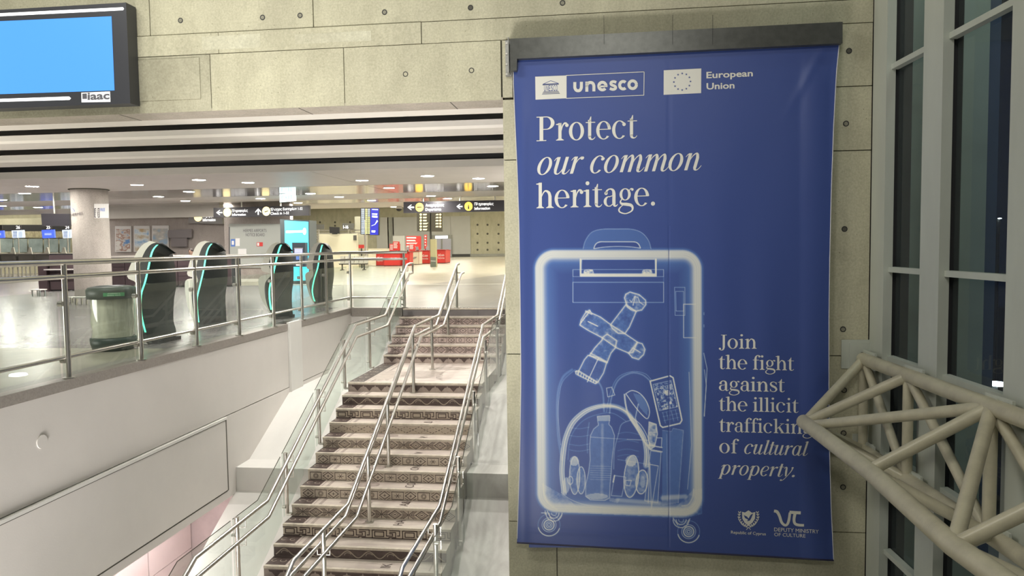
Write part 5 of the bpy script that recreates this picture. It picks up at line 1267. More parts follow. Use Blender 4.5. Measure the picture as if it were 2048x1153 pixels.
for K in KN:
    y = K['y']; zoff = 0
    base = GY(K['G'][-1][0], K['base'], y)
    def kp(pt, yy): q = GY(pt[0], pt[1], yy); return (q[0], yy, max(q[2], 0.0) if pt[1] < K['base']-1 else 0.02)
    ks = empty('checkin_kiosk', (base[0], y+.3, 0), K['lab'], 'kiosk', 'self service check-in kiosks')
    Lp = [kp(q, y) for q in curve(K['L'], 4)]; Gp = [kp(q, y) for q in curve(K['G'], 4)]
    K['zm'] = max(p[2] for p in Lp+Gp); n = len(Lp); depth = .62*(1 if y < 12.5 else .9)
    # side face: white part (left half) and dark part (towards the light line)
    Mp = [tuple(Vector(a).lerp(Vector(b), .5 if i < n*.35 else .55) for i, (a, b) in ((i, (a, b)),))[0] for i, (a, b) in enumerate(zip(Lp, Gp))]
    Mp = [tuple(m) for m in Mp]
    def shell_(A_, B_, nm, m, yb):
        mb = MB(); k = len(A_); zm = K['zm']; back = lambda P_: [(p[0], yb, p[2]-.16*(p[2]/zm)**5) for p in P_]
        vs = A_+B_+back(A_)+back(B_)
        fs = [(i, k+i, k+i+1, i+1) for i in range(k-1)]+[(i, i+1, 2*k+i+1, 2*k+i) for i in range(k-1)]+[(k+i, 3*k+i, 3*k+i+1, k+i+1) for i in range(k-1)]
        fs += [(2*k+i, 2*k+i+1, 3*k+i+1, 3*k+i) for i in range(k-1)]+[(0, 2*k, 3*k, k), (k-1, 2*k-1, 4*k-1, 3*k-1)]
        mb.add(vs, fs); return mb.build(nm, m, ks)
    shell_(Lp, Mp, 'white_front_shell', KWHITE, y+.34)
    shell_(Mp, Gp, 'side_panel', KDARK, y+.34)
    # rear shell bulging towards the right
    Rp = [Vector(kp(q, y+depth*.75)) for q in curve(K['Rr'], 4)]; mb = MB(); rows = 6; vs = []
    for i in range(n):
        g = Vector(Gp[i]); r = Rp[i]; g2 = g
        ctrl = Vector((r.x, y+.12, (g.z+r.z)/2+.0))
        for j in range(rows+1):
            t = j/rows; vs.append(g*(1-t)**2+ctrl*2*t*(1-t)+r*t*t)
    W1 = rows+1; fs = [(i*W1+j, i*W1+j+1, (i+1)*W1+j+1, (i+1)*W1+j) for i in range(n-1) for j in range(rows)]
    mb.add(vs, fs, True)
    mb.add([Vector(Gp[0])]+[vs[j] for j in range(1, W1)]+[Vector((Gp[0][0], y+.34, Gp[0][2]-.16))], [tuple(range(W1+1))])
    mb.add([vs[i*W1+rows] for i in range(n)]+[(Gp[i][0], y+.34, Gp[i][2]-.16*(Gp[i][2]/K['zm'])**5) for i in range(n)], [(i, n+i, n+i+1, i+1) for i in range(n-1)])
    mb.build('rear_shell', KDARK, ks)
    gl_ = [(p[0]-.0, y-.012, p[2]) for p in Gp[4:int(n*.88)]]
    mb = MB(); wv = .014 if y < 12 else .017
    mb.add([(p[0]-wv, p[1], p[2]) for p in gl_]+[(p[0]+wv, p[1], p[2]) for p in gl_], [(i, len(gl_)+i, len(gl_)+i+1, i+1) for i in range(len(gl_)-1)]); mb.build('light_line', KGREEN, ks)
    x0 = min(Lp[-1][0], Gp[-1][0])+.02; x1 = Rp[-1].x
    MB().box((x0, y+.03, 0), (x1, y+depth, .05)).build('plinth', BLACK, ks)
    s0 = Vector(Lp[6]); s1 = Vector(Lp[10]); yb0, yb1 = y+.12, y+depth-.12
    MB().add([(s0.x-.008, yb0, s0.z), (s1.x-.008, yb0, s1.z), (s1.x-.008, yb1, s1.z), (s0.x-.008, yb1, s0.z)], [(0, 1, 2, 3)]).build('touch_screen', BLACK, ks)
# ---- waste bin
pb = GZ(228, 700, 0); bx, by = pb[0]-.02, 9.25
bi = empty('waste_bin', (bx, by, 0), 'round clear-sided waste bin with dark lid and green label behind the railing', 'bin')
LID = mat('bin_lid_green_black', (.035, .055, .045), .45)
MB().lathe((bx, by, 0), [(.22, 0), (.26, .02), (.285, .10), (.285, .17), (.27, .175)], 32).build('base', LID, bi)
MB().lathe((bx, by, 0), [(.268, .17), (.275, .72)], 32).build('clear_side', glass('bin_plastic', (.93, .94, .90), 1.0, 1.5, .12), bi)
BAG = mat('clear_bag', (.66, .64, .54), .6, col2=(.40, .40, .32), nscale=5, stretch=(2, 2, .5))
rr = random.Random(2); bg = MB(); vs = []
for zi in range(7):
    for j in range(28): r = .235+.022*math.sin(j*2.9+zi)+.015*rr.random(); vs.append((bx+r*math.cos(2*PI*j/28), by+r*math.sin(2*PI*j/28), .18+zi*.088))
bg.add(vs, [(z*28+j, z*28+(j+1) % 28, (z+1)*28+(j+1) % 28, (z+1)*28+j) for z in range(6) for j in range(28)], True); bg.build('bin_bag', BAG, bi)
MB().lathe((bx, by, 0), [(.26, .70), (.305, .705), (.31, .82), (.29, .855), (.20, .875), (.19, .86), (.12, .85)], 36).build('lid', LID, bi)
def on_cyl(cx_, cy_, R2, u, v):
    d = Vector(ray(u, v)); e = Vector(EYE); a = d.x**2+d.y**2; b = 2*((e.x-cx_)*d.x+(e.y-cy_)*d.y); c = (e.x-cx_)**2+(e.y-cy_)**2-R2*R2
    t = (-b-math.sqrt(max(b*b-4*a*c, 0)))/(2*a); return tuple(e+d*t)
us = np.linspace(206, 249, 7)
MB().add([on_cyl(bx, by, .315, u, 586.5-(u-206)*.03) for u in us]+[on_cyl(bx, by, .315, u, 593.8-(u-206)*.03) for u in us[::-1]], [(i, i+1, 12-i, 13-i) for i in range(6)]).build('green_label', mat('label_green', (.06, .33, .13), .5), bi)
LW = mat('label_letters', (.75, .85, .75), .5)
for tx, v, u0, u1 in (('ΑΠΟΡΡΙΜΜΑΤΑ', 589.2, 215, 240), ('GENERAL WASTE', 592.8, 214, 241)):
    vs, fs = text_polys(tx); xb = max(p[0] for p in vs); MB().add([on_cyl(bx, by, .317, u0+(u1-u0)*x/xb, v-(u1-u0)*x/xb*.03-y_*3.4) for x, y_, *_ in vs], fs).build('label_text', LW, bi)
# ---- low stools on the floor by the column
for u0, u1, vt, vb, lab in ((67, 87, 579, 592, 'low white-topped bench left of the column'), (137, 151, 594, 606, 'small low bench at the foot of the column'), (154, 182, 594, 609, 'low white-topped bench in front of the column, left of the bin')):
    p = GZ((u0+u1)/2, vb, 0); a = GY(u0, vt, p[1]); b = GY(u1, vt, p[1]); s_ = empty('low_bench', (p[0], p[1], 0), lab, 'bench', 'low benches by the column')
    MB().box((a[0], p[1]-.15, a[2]-.03), (b[0], p[1]+.15, a[2])).build('seat', WHITE2, s_)
    for x in (a[0]+.03, b[0]-.06):
        for yy in (p[1]-.12, p[1]+.09): MB().box((x, yy, 0), (x+.03, yy+.03, a[2]-.03)).build('leg', STEEL, s_)
# ---- dark counter left of the column, with ledge
pc = empty('boarding_counter', GZ(110, 583, 0), 'dark brown service counter with a grey ledge, left of the column', 'counter')
Yc = GZ(110, 583, 0)[1]; a = GY(75, 525, Yc); b = GY(150, 525, Yc); c = GY(92, 525, Yc)[0]
MB().box((a[0], Yc, 0), (c, Yc+.5, a[2])).build('end_panel', DARKW, pc); MB().box((c+.05, Yc+.1, 0), (b[0], Yc+.5, GY(100, 508, Yc)[2])).build('body', BLACK, pc)
for j in range(4): MB().box((c+.06, Yc+.07, .05+j*.3), (b[0], Yc+.1, .05+j*.3+.28)).build('front_panel', DARKW, pc)
MB().box((c+.02, Yc-.15, .72), (b[0], Yc+.1, .76)).build('ledge', mat('ledge_grey', (.5, .48, .47), .4), pc); MB().box((a[0]-.05, Yc-.05, a[2]+.0), (GY(112, 520, Yc)[0], Yc+.5, a[2]+.04)).build('worktop', MATS['ledge_grey'], pc)
# ---- check-in row far left
YQ = 37.0; YB2 = 42.0
MB().box((-45, YB2, 0), (GY(228, 450, YB2)[0], YB2+.2, 3.45)).build('wall_checkin', CONF, None, 'pale wall behind the check-in row on the far left', kind='structure')
cw = empty('trim_8', (-30, YB2, 2), 'dark glazed strip with shelves behind the check-in row', kind='structure')
yrect('dark_band', [(-60, 450), (140, 450), (140, 463), (-60, 463)], YB2-.1, BLACK, cw, .05); yrect('shelf_band', [(-60, 463), (140, 463), (140, 476), (-60, 476)], YB2-.12, mat('shelf_olive', (.42, .38, .24), .6, col2=(.2, .18, .12), nscale=5, stretch=(3, 1, 1)), cw, .05)
for u0, u1 in ((0, 25), (27, 54), (57, 85), (88, 116), (119, 140)):
    yrect('glazed_panel', [(u0, 478), (u1, 478), (u1, 505), (u0, 505)], YB2-.3, mat('dim_glazing', (.28, .34, .34), .2, noise=.35, nscale=1.2) if 'dim_glazing' not in MATS else MATS['dim_glazing'], cw, .03)
SC = {'blue': mat('screen_royal', (.05, .1, .5), .3, emit=(.09, .16, .85), es=1.1), 'white': mat('screen_white', (.7, .75, .8), .3, emit=(.75, .85, 1), es=1.0)}
for k, (u0, u1, v0, v1, c, num, lab) in enumerate(((-12, 8, 461.5, 477, 'blue', '', 'blue screen at the left edge over the check-in row'), (23, 48, 460.5, 476.5, 'white', '26', 'white screen under the number 26 over the check-in row'), (83, 109, 459.5, 477, 'blue', '25', 'blue screen under the number 25 over the check-in row'), (124, 144, 459.5, 477, 'white', '24', 'white screen beside the column over the check-in row'))):
    s_ = empty('checkin_screen', GY((u0+u1)/2, v1, YQ), lab, 'screen', 'screens over the check-in row')
    yrect('display', [(u0, v0+1), (u1-1, v0), (u1+.5, v1-1), (u0+2, v1)], YQ, SC[c], s_, .08); cxm = (u0+u1)/2
    a = GY(cxm, v1, YQ); MB().cyl((a[0], YQ+.04, 1.29), (a[0], YQ+.04, a[2]+.1), .03, 8).build('post', STEEL, s_); yrect('number_box', [(cxm-5, 450.5), (cxm+6, 450.5), (cxm+6, 460), (cxm-5, 460)], YQ, SIGN, s_, .06)
    if num: scr_text(num, cxm-3.5, 458, cxm+4.5, 458, 6.2, .02, WHITE_E, YQ, s_, off=.02)
    if c == 'blue': 
        for r in range(2): yrect('display_line', [(u0+6, 467+r*2.4), (u1-6, 466.8+r*2.4), (u1-6, 467.8+r*2.4), (u0+6, 468+r*2.4)], YQ-.015, MATS['screen_white'], s_)
    else:
        for r in range(6): yrect('display_line', [(u0+3, 463+r*2.2), (u0+11, 463+r*2.2), (u0+11, 464+r*2.2), (u0+3, 464+r*2.2)], YQ-.015, INKBL, s_)
        yrect('display_line', [(u0+14, 463), (u1-3, 463), (u1-3, 475), (u0+14, 475)], YQ-.015, mat('screen_soft', (.5, .6, .7), .4, emit=(.6, .72, .9), es=.8) if 'screen_soft' not in MATS else MATS['screen_soft'], s_)
DBLUE = mat('dark_blue_laminate', (.05, .07, .2), .4); COUN = mat('counter_white', (.62, .62, .58), .4)
for k in range(5):
    u0 = -28+k*34; lab = ('check-in counter with white top and white legs at the left edge', 'check-in counter under screen 26, white top over dark drawers', 'check-in counter left of screen 25, white top over blue front', 'check-in counter below screen 25, partly behind the dark counter', 'check-in counter beside the column')[k]
    a = GY(u0, 507, YQ); b = GY(u0+32, 507, YQ); cc = empty('checkin_counter', ((a[0]+b[0])/2, YQ, 0), lab, 'counter', 'check-in counters in the far left row')
    MB().box((a[0], YQ-.3, a[2]-.05), (b[0], YQ+.4, a[2])).build('top', COUN, cc); MB().box((a[0]+.05, YQ-.2, .82), (b[0]-.05, YQ+.3, a[2]-.05)).build('drawer_body', mat('counter_grey', (.22, .21, .2), .4) if 'counter_grey' not in MATS else MATS['counter_grey'], cc)
    MB().box((a[0], YQ-.4, .60), (b[0], YQ-.2, .84)).build('belt_front', DBLUE, cc)
    for j in range(4): MB().box((a[0]+.05+j*.24, YQ-.3, 0), (a[0]+.10+j*.24, YQ-.25, .6)).build('leg', COUN, cc)
    MB().prism([GY(u0+14, 507, YQ-.1), GY(u0+18, 495, YQ-.1), GY(u0+21, 495, YQ-.1), GY(u0+24, 507, YQ-.1)], (0, .05, 0)).build('monitor_back', COUN, cc)
# hanging black box sign by the column
def pole(u, vt, vb, y, parent, r=.03):
    a = GY(u, vb, y); MB().cyl((a[0], y+.05, a[2]), (a[0], y+.05, ZC), r, 10).build('suspension_rod', STEEL, parent)
hs = empty('hanging_sign', GY(110, 428, 24), 'blank black back of a hanging sign box left of the column', 'sign')
yrect('sign_box', [(82, 427.5), (139, 428), (139, 452.5), (84, 452)], 22.5, SIGN, hs, .22); pole(106.5, 407, 427.5, 22.5, hs)
# ---- directional signs
def arrow(u, v, s, y, parent, kind='left'):
    if kind == 'left': pts = [(u-s, v), (u, v-s*.8), (u+s*.35, v-s*.8), (u-s*.35, v-s*.2), (u+s, v-s*.2), (u+s, v+s*.2), (u-s*.35, v+s*.2), (u+s*.35, v+s*.8), (u, v+s*.8)]
    else: pts = [(u, v-s), (u+s*.9, v), (u+s*.9, v+s*.35), (u+s*.2, v-s*.3), (u+s*.2, v+s), (u-s*.2, v+s), (u-s*.2, v-s*.3), (u-s*.9, v+s*.35), (u-s*.9, v)]
    yrect('arrow', pts, y-.012, WHITE_E, parent)
def disc(u, v, r, y, parent, m=YEL_E, sy=1.12):
    yrect('yellow_disc', [(u+r*math.cos(2*PI*k/20), v+r*sy*math.sin(2*PI*k/20)) for k in range(20)], y-.012, m, parent)
sg_ = empty('direction_sign', GY(907, 426, 27), 'black hanging sign reading Departures and Information on the right', 'sign')
yrect('sign_box', [(807, 404.2), (1040, 400), (1040, 422.4), (807, 426.5)], 27, SIGN, sg_, .15)
for u, vb in ((846, 403), (920, 402), (990, 401)): pole(u, 390, vb, 27, sg_)
arrow(821.5, 415, 6.5, 27, sg_); disc(839, 414.8, 8, 27, sg_); yrect('plane_mark', [(834, 414), (843, 413.5), (844, 415.5), (834, 416)], 26.98, SIGN, sg_)
arrow(919, 413.3, 6, 27, sg_); disc(937, 413, 8, 27, sg_); scr_text('i', 935.6, 418.5, 938.6, 418.5, 9, .02, SIGN, 27, sg_, off=.02)
scr_text('Αναχωρήσεις', 851, 413.5, 888, 412.8, 5.2, .012, WHITE_E, 27, sg_, off=.015); scr_text('Departures', 851, 422, 882, 421.5, 5.6, .012, WHITE_E, 27, sg_, off=.015)
scr_text('Πληροφορίες', 949, 411, 987, 410.3, 5.2, .012, WHITE_E, 27, sg_, off=.015); scr_text('Information', 949, 420, 980, 419.3, 5.6, .012, WHITE_E, 27, sg_, off=.015)
s2 = empty('direction_sign', GY(520, 435, 27.7), 'black hanging sign reading Information and Check in 1-32 near the middle', 'sign')
yrect('sign_box', [(427, 416), (618, 411), (618.5, 431.5), (427, 435.5)], 27.7, SIGN, s2, .15)
for u, vb in ((482, 414.5), (560, 412.5)): pole(u, 398, vb, 27.7, s2)
arrow(438.5, 425.5, 6, 27.7, s2); disc(454.5, 425, 8, 27.7, s2, YEL2_E); scr_text('Πληροφορίες', 464, 424.5, 495.5, 423.8, 5, .012, WHITE_E, 27.7, s2, off=.015); scr_text('Information', 464, 432, 491.5, 431.6, 5, .012, WHITE_E, 27.7, s2, off=.015)
arrow(516.5, 423.5, 6.5, 27.7, s2, 'up'); disc(532.5, 422.8, 8.2, 27.7, s2, YEL2_E); yrect('plane_mark', [(528.5, 423.5), (536, 421.5), (536, 423), (530, 425)], 27.68, SIGN, s2)
scr_text('Έλεγχος Εισιτηρίων 1-32', 541, 421.8, 605, 419.8, 5, .012, WHITE_E, 27.7, s2, off=.015); scr_text('Check in 1-32', 541, 429.8, 578, 428.6, 5, .012, WHITE_E, 27.7, s2, off=.015)
s3 = empty('direction_sign', GY(408, 445, 30), 'small grey hanging Information sign behind the middle sign', 'sign')
yrect('sign_box', [(377, 421.5), (445, 421.5), (445, 448.5), (377, 446.5)], 29.2, mat('sign_grey', (.24, .23, .225), .5), s3, .12)
for u in (394, 422): pole(u, 408, 421.5, 29.2, s3)
disc(396, 433.5, 8.3, 29.2, s3, YEL2_E, 1.2); scr_text('Πληροφορίες', 405.5, 435, 430, 434, 6, .012, WHITE_E, 29.2, s3, off=.015); scr_text('Information', 405.5, 443, 431, 442.5, 6, .012, WHITE_E, 29.2, s3, off=.015)
ex = empty('exit_sign', GY(575, 404, 23.8), 'glowing pale blue exit sign under the ceiling above the middle sign', 'sign')
yrect('housing', [(559, 389), (590.5, 386.5), (591, 402), (559.5, 405)], 23.8, mat('lit_cyan_white', (.8, .95, 1), .4, emit=(.72, .97, 1.0), es=1.7), ex, .05); pole(575, 383, 387, 23.8, ex, .02)
scr_text('EXIT', 563, 400, 586, 398.6, 8, .02, mat('exit_letters', (.4, .8, .8), .4, emit=(.5, .85, .85), es=1.0), 23.8, ex)
# ---- cyan cash machine
YM = 26.5
cm = empty('cash_machine', GY(592, 572, YM), 'tall glowing cyan cash machine with a dark keypad unit', 'machine')
CYAN = mat('cyan_light_panel', (.1, .6, .75), .4, emit=(.05, .72, .92), es=1.25)
yrect('cabinet', [(560, 438.5), (618.5, 441), (620, 572), (563, 572)], YM+.02, mat('cabinet_dark', (.06, .075, .08), .4), cm, .7)
yrect('light_panel', [(569, 441.5), (616.5, 444), (618, 561), (571, 563)], YM, CYAN, cm)
scr_text('Travelex', 572, 467, 604, 467, 4, .02, WHITE_E, YM, cm) if False else yrect('white_logo_bar', [(572, 462), (606, 461), (606, 465), (572, 466.5)], YM-.01, WHITE_E, cm)
yrect('white_logo_ring', [(609+3.5*math.cos(k*PI/6), 463+7*math.sin(k*PI/6)) for k in range(12)], YM-.01, WHITE_E, cm)
yrect('keypad_unit', [(584, 485.5), (610, 485.5), (611, 534), (585, 534)], YM-.25, mat('keypad_dark', (.035, .045, .06), .35), cm, .25)
yrect('machine_screen', [(589, 498), (605, 498), (605, 508), (589, 508)], YM-.26, mat('screen_lilac', (.3, .3, .6), .3, emit=(.35, .4, .8), es=.9), cm)
yrect('screen_bezel', [(588, 496), (606, 496), (606, 498), (588, 498)], YM-.262, STEEL, cm); yrect('keypad', [(592, 511), (604, 511), (604, 520), (592, 520)], YM-.262, MATS['ink_blue'], cm); yrect('card_slot', [(592, 529), (599, 529), (599, 532), (592, 532)], YM-.262, PAPER, cm)
# ---- partitions and counters right of the cash machine
CRP = mat('cream_partition', (.78, .74, .58), .5)
YP = 47.0
slab('wall_cream', 640, 713, 467.5, 545, YP, CRP, 'cream partition wall behind the fourth kiosk', th=.3)
slab('wall_cream_low', 617, 640, 487, 545, YP+1, CRP, 'low cream partition left of the cream wall', th=.3)
slab('trim_9', 712, 730, 433, 540, YP+1.5, mat('partition_edge', (.36, .35, .27), .6), 'grey-green partition end behind the flight screen', th=.5)
sl = mat('sign_slate', (.10, .10, .09), .5)
for k, (u0, u1, v0, v1, lab) in enumerate(((627, 648, 449, 459, 'small dark sign at the left over the cream partition'), (685, 708, 447, 459, 'dark sign numbered 1-16 over the cream partition'))):
    s_ = empty('zone_sign', GY((u0+u1)/2, v1, YP-.5), lab, 'sign', 'zone signs over the partition'); yrect('sign_plate', [(u0, v0), (u1, v0), (u1, v1), (u0, v1)], YP+.05, sl, s_, .05)
    a = GY((u0+u1)/2, v1, YP+.15); MB().cyl((a[0], YP+.15, .3), (a[0], YP+.15, a[2]+.1), .04, 8).build('post', STEEL, s_)
    if k: scr_text('1-16', 686.5, 457.5, 696.5, 457.5, 6.5, .02, WHITE_E, YP+.05, s_, off=.02)
mo = empty('wall_monitor', GY(668, 468, YP-.3), 'small black monitor standing on the cream partition', 'monitor')
yrect('panel', [(658.5, 454), (678.5, 455), (678.5, 467.5), (659.5, 466.5)], YP-.3, BLACK, mo, .1); yrect('stand', [(664, 467), (674, 467), (674, 469), (664, 469)], YP-.3, DKMETAL, mo, .1)
ra = empty('bag_rail', GY(650, 480, YP-1), 'steel shelf rail along the top of the cream partition', 'rail')
for v in (460.5, 466): yrect('rail', [(622, v), (722, v-1), (722, v+1), (622, v+2)], YP+.4, STEEL, ra, .05)
for u in (630, 700): yrect('rail_post', [(u, 461), (u+2, 461), (u+2, 468), (u, 468)], YP+.4, STEEL, ra, .05)
ro = empty('roll_display', GY(630, 500, YP), 'dark patterned display panel left of the cream partition', 'display'); yrect('panel', [(619, 474), (637, 470), (637, 487), (620, 492)], YP-.2, picmat('scribble_panel', [(.05, .05, .05), (.45, .44, .38)], 9, 2), ro, .05); a = GY(628, 488, YP-.1); MB().cyl((a[0], YP-.12, 0), (a[0], YP-.12, a[2]+.1), .05, 8).build('post', STEEL, ro)
yrect('wall_notice_frame', [(706.5, 471), (713, 471), (713, 481), (706.5, 481)], YP-.05, sl, ra, .03)
# bench seats
bs = empty('bench_seating', GZ(705, 541, 0), 'row of grey perforated metal waiting seats behind the cross railing', 'bench')
yb_ = GZ(705, 541, 0)[1]
for k in range(6):
    u = 678+k*9.5; a = GY(u, 519, yb_); b = GY(u+8.6, 531, yb_)
    MB().obox(((a[0]+b[0])/2, yb_+.25, .62), ((b[0]-a[0])/2, 0, 0), (0, .05, .0), (0, 0.03, .22)).build('seat_back', mat('perforated_grey', (.5, .5, .45), .4) if 'perforated_grey' not in MATS else MATS['perforated_grey'], bs)
    MB().box((a[0], yb_-.2, .40), (b[0], yb_+.22, .43)).build('seat', MATS['perforated_grey'], bs)
a = GY(678, 530, yb_); b = GY(735, 530, yb_); MB().box((a[0], yb_, .34), (b[0], yb_+.08, .40)).build('beam', DKMETAL, bs)
for u in (684, 728): p = GY(u, 530, yb_); MB().box((p[0]-.03, yb_-.25, 0), (p[0]+.03, yb_+.3, .05)).box((p[0]-.03, yb_, .05), (p[0]+.03, yb_+.06, .36)).build('leg', DKMETAL, bs)
# flight information totem
YF = 46.0
ft = empty('flight_display', GZ(731, 536, 0), 'hanging flight screen, yellow timetable beside a dark blue panel, on a steel post', 'screen'); a = GY(731, 500, YF)
MB().cyl((a[0], YF+.1, 0), (a[0], YF+.1, GY(731, 440, YF)[2]), .11, 14).build('post', STEEL, ft)
yrect('case', [(720.5, 416.5), (758, 416.8), (757, 471), (721, 469.5)], YF, SIGN, ft, .25)
yrect('blue_panel', [(741.5, 417), (757.5, 417.3), (756.5, 470), (740, 470)], YF-.02, mat('panel_indigo', (.02, .02, .3), .3, emit=(.03, .04, .45), es=1.0), ft)
rr = random.Random(8)
YE = mat('timetable_yellow', (.8, .8, .4), .4, emit=(.85, .9, .35), es=.9)
for r in range(19):
    v = 418+r*2.7
    yrect('timetable_row', [(722.5, v), (729, v), (729, v+1.4), (722.5, v+1.4)], YF-.03, MATS['screen_soft'], ft); yrect('timetable_row', [(730.5, v), (735, v), (735, v+1.5), (730.5, v+1.5)], YF-.03, YE, ft); yrect('timetable_row', [(736, v), (739.8, v), (739.8, v+1.4), (736, v+1.4)], YF-.03, MATS['screen_soft'] if r < 6 else YE, ft)
for q in ([(744, 418.5), (756, 418.8), (756, 420.5), (744, 420)], [(744, 427), (755, 427.5), (754, 430.5), (744, 429.5)], [(744, 431.5), (755, 432), (755, 436), (744, 435)], [(743, 461), (751, 461.5), (750, 465.5), (743, 465)], [(754, 440), (756, 443), (750, 450), (743, 452.5), (743, 451.5), (749.5, 449)]): yrect('panel_print', q, YF-.03, MATS['screen_white'], ft)
# directory totem
YI = 48.0
dt = empty('directory_sign', GZ(866, 539, 0), 'tall directory sign with yellow lettering on a post above a green-grey box', 'sign')
a = GY(861, 500, YI); MB().cyl((a[0], YI+.15, 0), (a[0], YI+.15, GY(861, 426, YI)[2]), .07, 12).build('post', DKMETAL, dt)
OLV = mat('directory_olive_black', (.07, .065, .05), .5)
yrect('left_leaf', [(833.5, 424), (859.5, 425), (859.5, 463.5), (834, 462.5)], YI, OLV, dt, .1); yrect('right_leaf', [(862.5, 425), (884.5, 424.5), (885, 463.5), (862.5, 463.5)], YI, OLV, dt, .1)
for r in range(6):
    v = 428+r*6; disc(841.5, v+1.5, 2.2, YI, dt, YEL2_E, 1); yrect('directory_line', [(846, v), (853+rr.random()*4, v), (853, v+3), (846, v+3)], YI-.02, mat('cream_letters', (.8, .75, .5), .4, emit=(.8, .72, .45), es=.9) if 'cream_letters' not in MATS else MATS['cream_letters'], dt)
    if r < 5: disc(880.5, v+1.5, 2.0, YI, dt, YEL2_E, 1); yrect('directory_line', [(871+rr.random()*2, v), (877, v), (877, v+3), (871, v+3)], YI-.02, MATS['cream_letters'], dt)
yrect('box_cabinet', [(860.5, 478.5), (871, 479), (872, 534), (861, 533.5)], YI-.3, mat('box_olive', (.40, .37, .22), .5), dt, .4); yrect('box_base', [(860.5, 514), (872, 515), (872, 534.5), (861, 533.5)], YI-.34, mat('box_dark', (.13, .15, .12), .5), dt, .05)
yrect('box_text', [(861.5, 521.8), (871.5, 522.3), (871.5, 523.2), (861.5, 522.8)], YI-.36, PAPER, dt)
# red airline counters
RD2 = mat('red_dark', (.35, .03, .03), .4)
def redunit(u0, u1, vt, vb, y, label, white=False, text=True, lines=('Jet2.com', 'Friendly low fares')):
    y = GZ((u0+u1)/2, vb+1.3, 0)[1]
    c = empty('airline_counter', GY((u0+u1)/2, vb, y), label, 'counter', 'red airline counters')
    yrect('front', [(u0, vt), (u1, vt), (u1, vb), (u0, vb)], y, CRP if white else RED, c, 1.0); yrect('top', [(u0-.5, vt-1.5), (u1+.5, vt-1.5), (u1+.5, vt), (u0-.5, vt)], y-.1, RD2, c, 1.2); yrect('kick', [(u0, vb), (u1, vb), (u1, vb+1.3), (u0, vb+1.3)], y+.02, BLACK, c, .9)
    for u in (u0+.3, u1-.6): yrect('edge_strip', [(u, vt), (u+.4, vt), (u+.4, vb), (u, vb)], y-.02, RD2, c, .02)
    if text and u1-u0 > 14:
        w = (u1-u0); scr_text(lines[0], u0+w*.15, (vt+vb)/2-1, u1-w*.15, (vt+vb)/2-1, 4.6, .02, PAPER, y, c, off=.03); scr_text(lines[1], u0+w*.12, (vt+vb)/2+4.5, u1-w*.12, (vt+vb)/2+4.5, 3.6, .01, PAPER, y, c, off=.03)
redunit(752, 767, 506.5, 531, 46.5, 'narrow dark-red counter end at the left of the airline counters'); redunit(767.5, 801, 506, 531.5, 46, 'wide plain red airline counter behind the cross railing', text=False)
redunit(803, 819, 505, 531, 46.8, 'dark-edged red counter between the wide red and the cream counter', text=False); redunit(821, 838, 503.5, 528.5, 44.8, 'cream airline counter with grey script between red ones', white=True, text=False)
redunit(839, 858.5, 502.5, 527, 44.4, 'red airline counter with white lettering left of the green-grey box'); redunit(873, 891, 501, 526, 44.2, 'red airline counter with white lettering right of the green-grey box'); 
redunit(891.5, 895.5, 501.5, 525, 44.6, 'narrow red end panel at the right of the airline counters', text=False)
yrect('script_mark', [(824, 517), (829, 514), (834, 514), (832, 517), (826, 519)], GZ(829.5, 529.8, 0)[1]-.05, MIDG, bpy.data.objects['airline_counter.003'])
for u0, v0, u1, v1, y, lab in ((812, 472.5, 841, 500, 47, 'tall red backdrop sign behind the cream counter'), (831, 474, 842, 499, 47.6, 'second red backdrop sign left of the flag banner'), (848.5, 470, 853.5, 498, 48, 'narrow red flag banner with white lettering'), (786, 483.5, 798.5, 501, 48.2, 'small red framed sign over the wide red counter'), (818, 488, 830, 502.5, 45.9, 'small red and white notice with two rings on the counter'), (779, 488, 800, 504, 48.8, 'low red podium behind the wide red counter'), (717, 490, 728, 497, 43.4, 'small red box on the partition by the flight screen')):
    y = y+11 if u0 > 800 else (y+4 if u0 > 740 else 46.5)
    s_ = empty('red_sign', GY((u0+u1)/2, v1, y), lab, 'sign', 'red airline signs'); a = GY((u0+u1)/2, v1, y); MB().cyl((a[0], y+.05, 0), (a[0], y+.05, a[2]+.02), .05, 8).build('post', DKMETAL, s_)
    yrect('panel', [(u0, v0), (u1, v0), (u1, v1), (u0, v1)], y, RED, s_, .08)
    if u1-u0 > 4.5 and v0 < 490:
        for r in range(4):
            vv = v0+2+(v1-v0-5)*r/4; yrect('white_print', [(u0+1.2, vv), (u0+(u1-u0)*(.55+.3*rr.random()), vv), (u0+(u1-u0)*.7, vv+(v1-v0)*.11), (u0+1.2, vv+(v1-v0)*.1)], y-.02, PAPER, s_)
for u, cu, vb, lab in ((815, 811, 531, 'left'), (834, 829.5, 528.5, 'middle'), (854.5, 848.7, 527, 'right')):
    y = GZ(cu, vb+1.3, 0)[1]+.45; zt_ = GY(cu, 504.5, y-.45)[2]+.04
    s_ = empty('counter_monitor', GY(u, 501, y), {'left': 'dark tilted monitor on the airline counters, the left one', 'middle': 'tilted monitor on the airline counters, the middle one', 'right': 'tilted monitor on the airline counters, the right one'}[lab], 'monitor', 'monitors on the airline counters')
    yrect('screen', [(u-3, 494), (u+2, 493.5), (u+3, 500), (u-2, 501)], y, mat('monitor_grey', (.35, .38, .42), .3) if 'monitor_grey' not in MATS else MATS['monitor_grey'], s_, .06)
    a = GY(u, 499, y); MB().box((a[0]-.04, y+.01, zt_-.06), (a[0]+.04, y+.06, a[2])).build('stand', DKMETAL, s_)
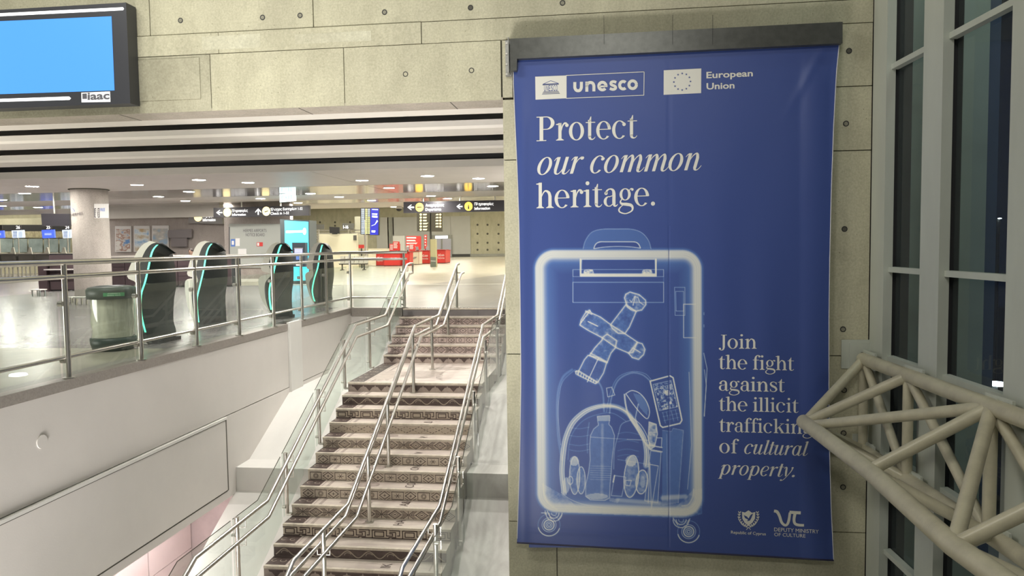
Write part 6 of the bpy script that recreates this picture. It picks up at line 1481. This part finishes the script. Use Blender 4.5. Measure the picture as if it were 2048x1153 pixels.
slab('trim_10', 787, 808, 472, 525, 70, PALEG, 'pale grey partition behind the airline counters', th=.2); slab('trim_11', 730, 790, 497, 530, 56, CRP, 'low pale partition behind the wide red counter', th=.2)
dm = empty('security_camera', GY(798, 416, 32.6), 'small dark dome camera under the ceiling edge', 'camera'); a = GY(798, 418, 32.6)
MB().lathe((a[0], 32.6, a[2]), [(.0, -.12), (.10, -.08), (.14, .0)], 16).build('dome', BLACK, dm); MB().cyl((a[0], 32.6, a[2]), (a[0], 32.6, ZC), .16, 16, .1).build('mount', PAPER, dm)
MB().box((3.45, 9.42, -9), (4.53, 9.9, 10)).build('wall_outside', mat('outside_wall_paint', (.50, .56, .50), .8, noise=.1, nscale=2), None, 'grey-green end wall outside the glass, seen through the panes', kind='structure')
MB().box((4.53, 9.44, -9), (4.66, 9.9, 10)).build('trim_12', mat('outside_navy_edge', (.06, .10, .20), .6), None, 'dark blue edge strip of the outside wall', kind='structure')
area('outside_wall_fill', (4.6, 7.0, 9.0), (1.0, .3), 120, (.9, 1.0, .92), (math.radians(40), 0, 0))  # extra light added to brighten the wall outside the glass
MB().box((3.16, 9.22, -9), (3.6, 9.5, 10)).build('trim_13', BLACK, None, 'dark expansion joint between wall and window', kind='structure')
# ---- outside: apron lights seen through the window wall
LMP = mat('floodlight', (1, 1, 1), .4, emit=(.85, .92, 1.0), es=18)
for u, v, sz, lab in ((1994, 768, .38, 'bright floodlight glowing outside behind the truss'), (1999.5, 437, .10, 'distant small white lamp outside the tall window')):
    d = ray(u, v); t = 30/d[1]; p = EYE+t*d; t = t*(1.0 if sz > .2 else 1.5); p = EYE+t*d; s_ = empty('floodlight_mast', (p[0], p[1], -9), lab, 'lamp')
    MB().lathe((p[0], p[1], p[2]), [(0, -sz*.3), (sz, -sz*.12), (sz*.9, sz*.1), (0, sz*.25)], 20).build('lamp_head', LMP, s_); MB().cyl((p[0], p[1]+.2, -9), (p[0], p[1]+.2, p[2]), .12, 10).build('mast', DKMETAL, s_)
MB().box((4, -40, -9.2), (120, 120, -9)).build('ground_outside', mat('night_tarmac', (.03, .03, .035), .8), None, 'dark apron outside the window wall', kind='structure')
# room shell that the camera never sees (keeps the light in)
SHELL = mat('atrium_concrete', (.42, .41, .36), .9)
MB().box((-16.2, -8.2, -5), (6, -8, 10)).build('wall_south', SHELL, None, 'rear wall of the atrium behind the viewer', kind='structure')
MB().box((-16, -8, 9.9), (6, 9.7, 10.1)).build('ceiling_atrium', SHELL, None, 'high concrete ceiling of the atrium', kind='structure')
MB().box((-16.2, -8, -5), (-16, 9.2, 10)).build('wall_west', SHELL, None, 'left hand wall of the atrium beyond the frame', kind='structure')
MB().box((-45.2, 9.2, -.4), (-45, 60, 6)).build('wall_hall_left', CONF, None, 'left end wall of the hall', kind='structure')
MB().box((3.16, 9.72, -.4), (3.34, 93, 6.6)).build('wall_hall_right', CONF, None, 'right end wall of the hall', kind='structure')
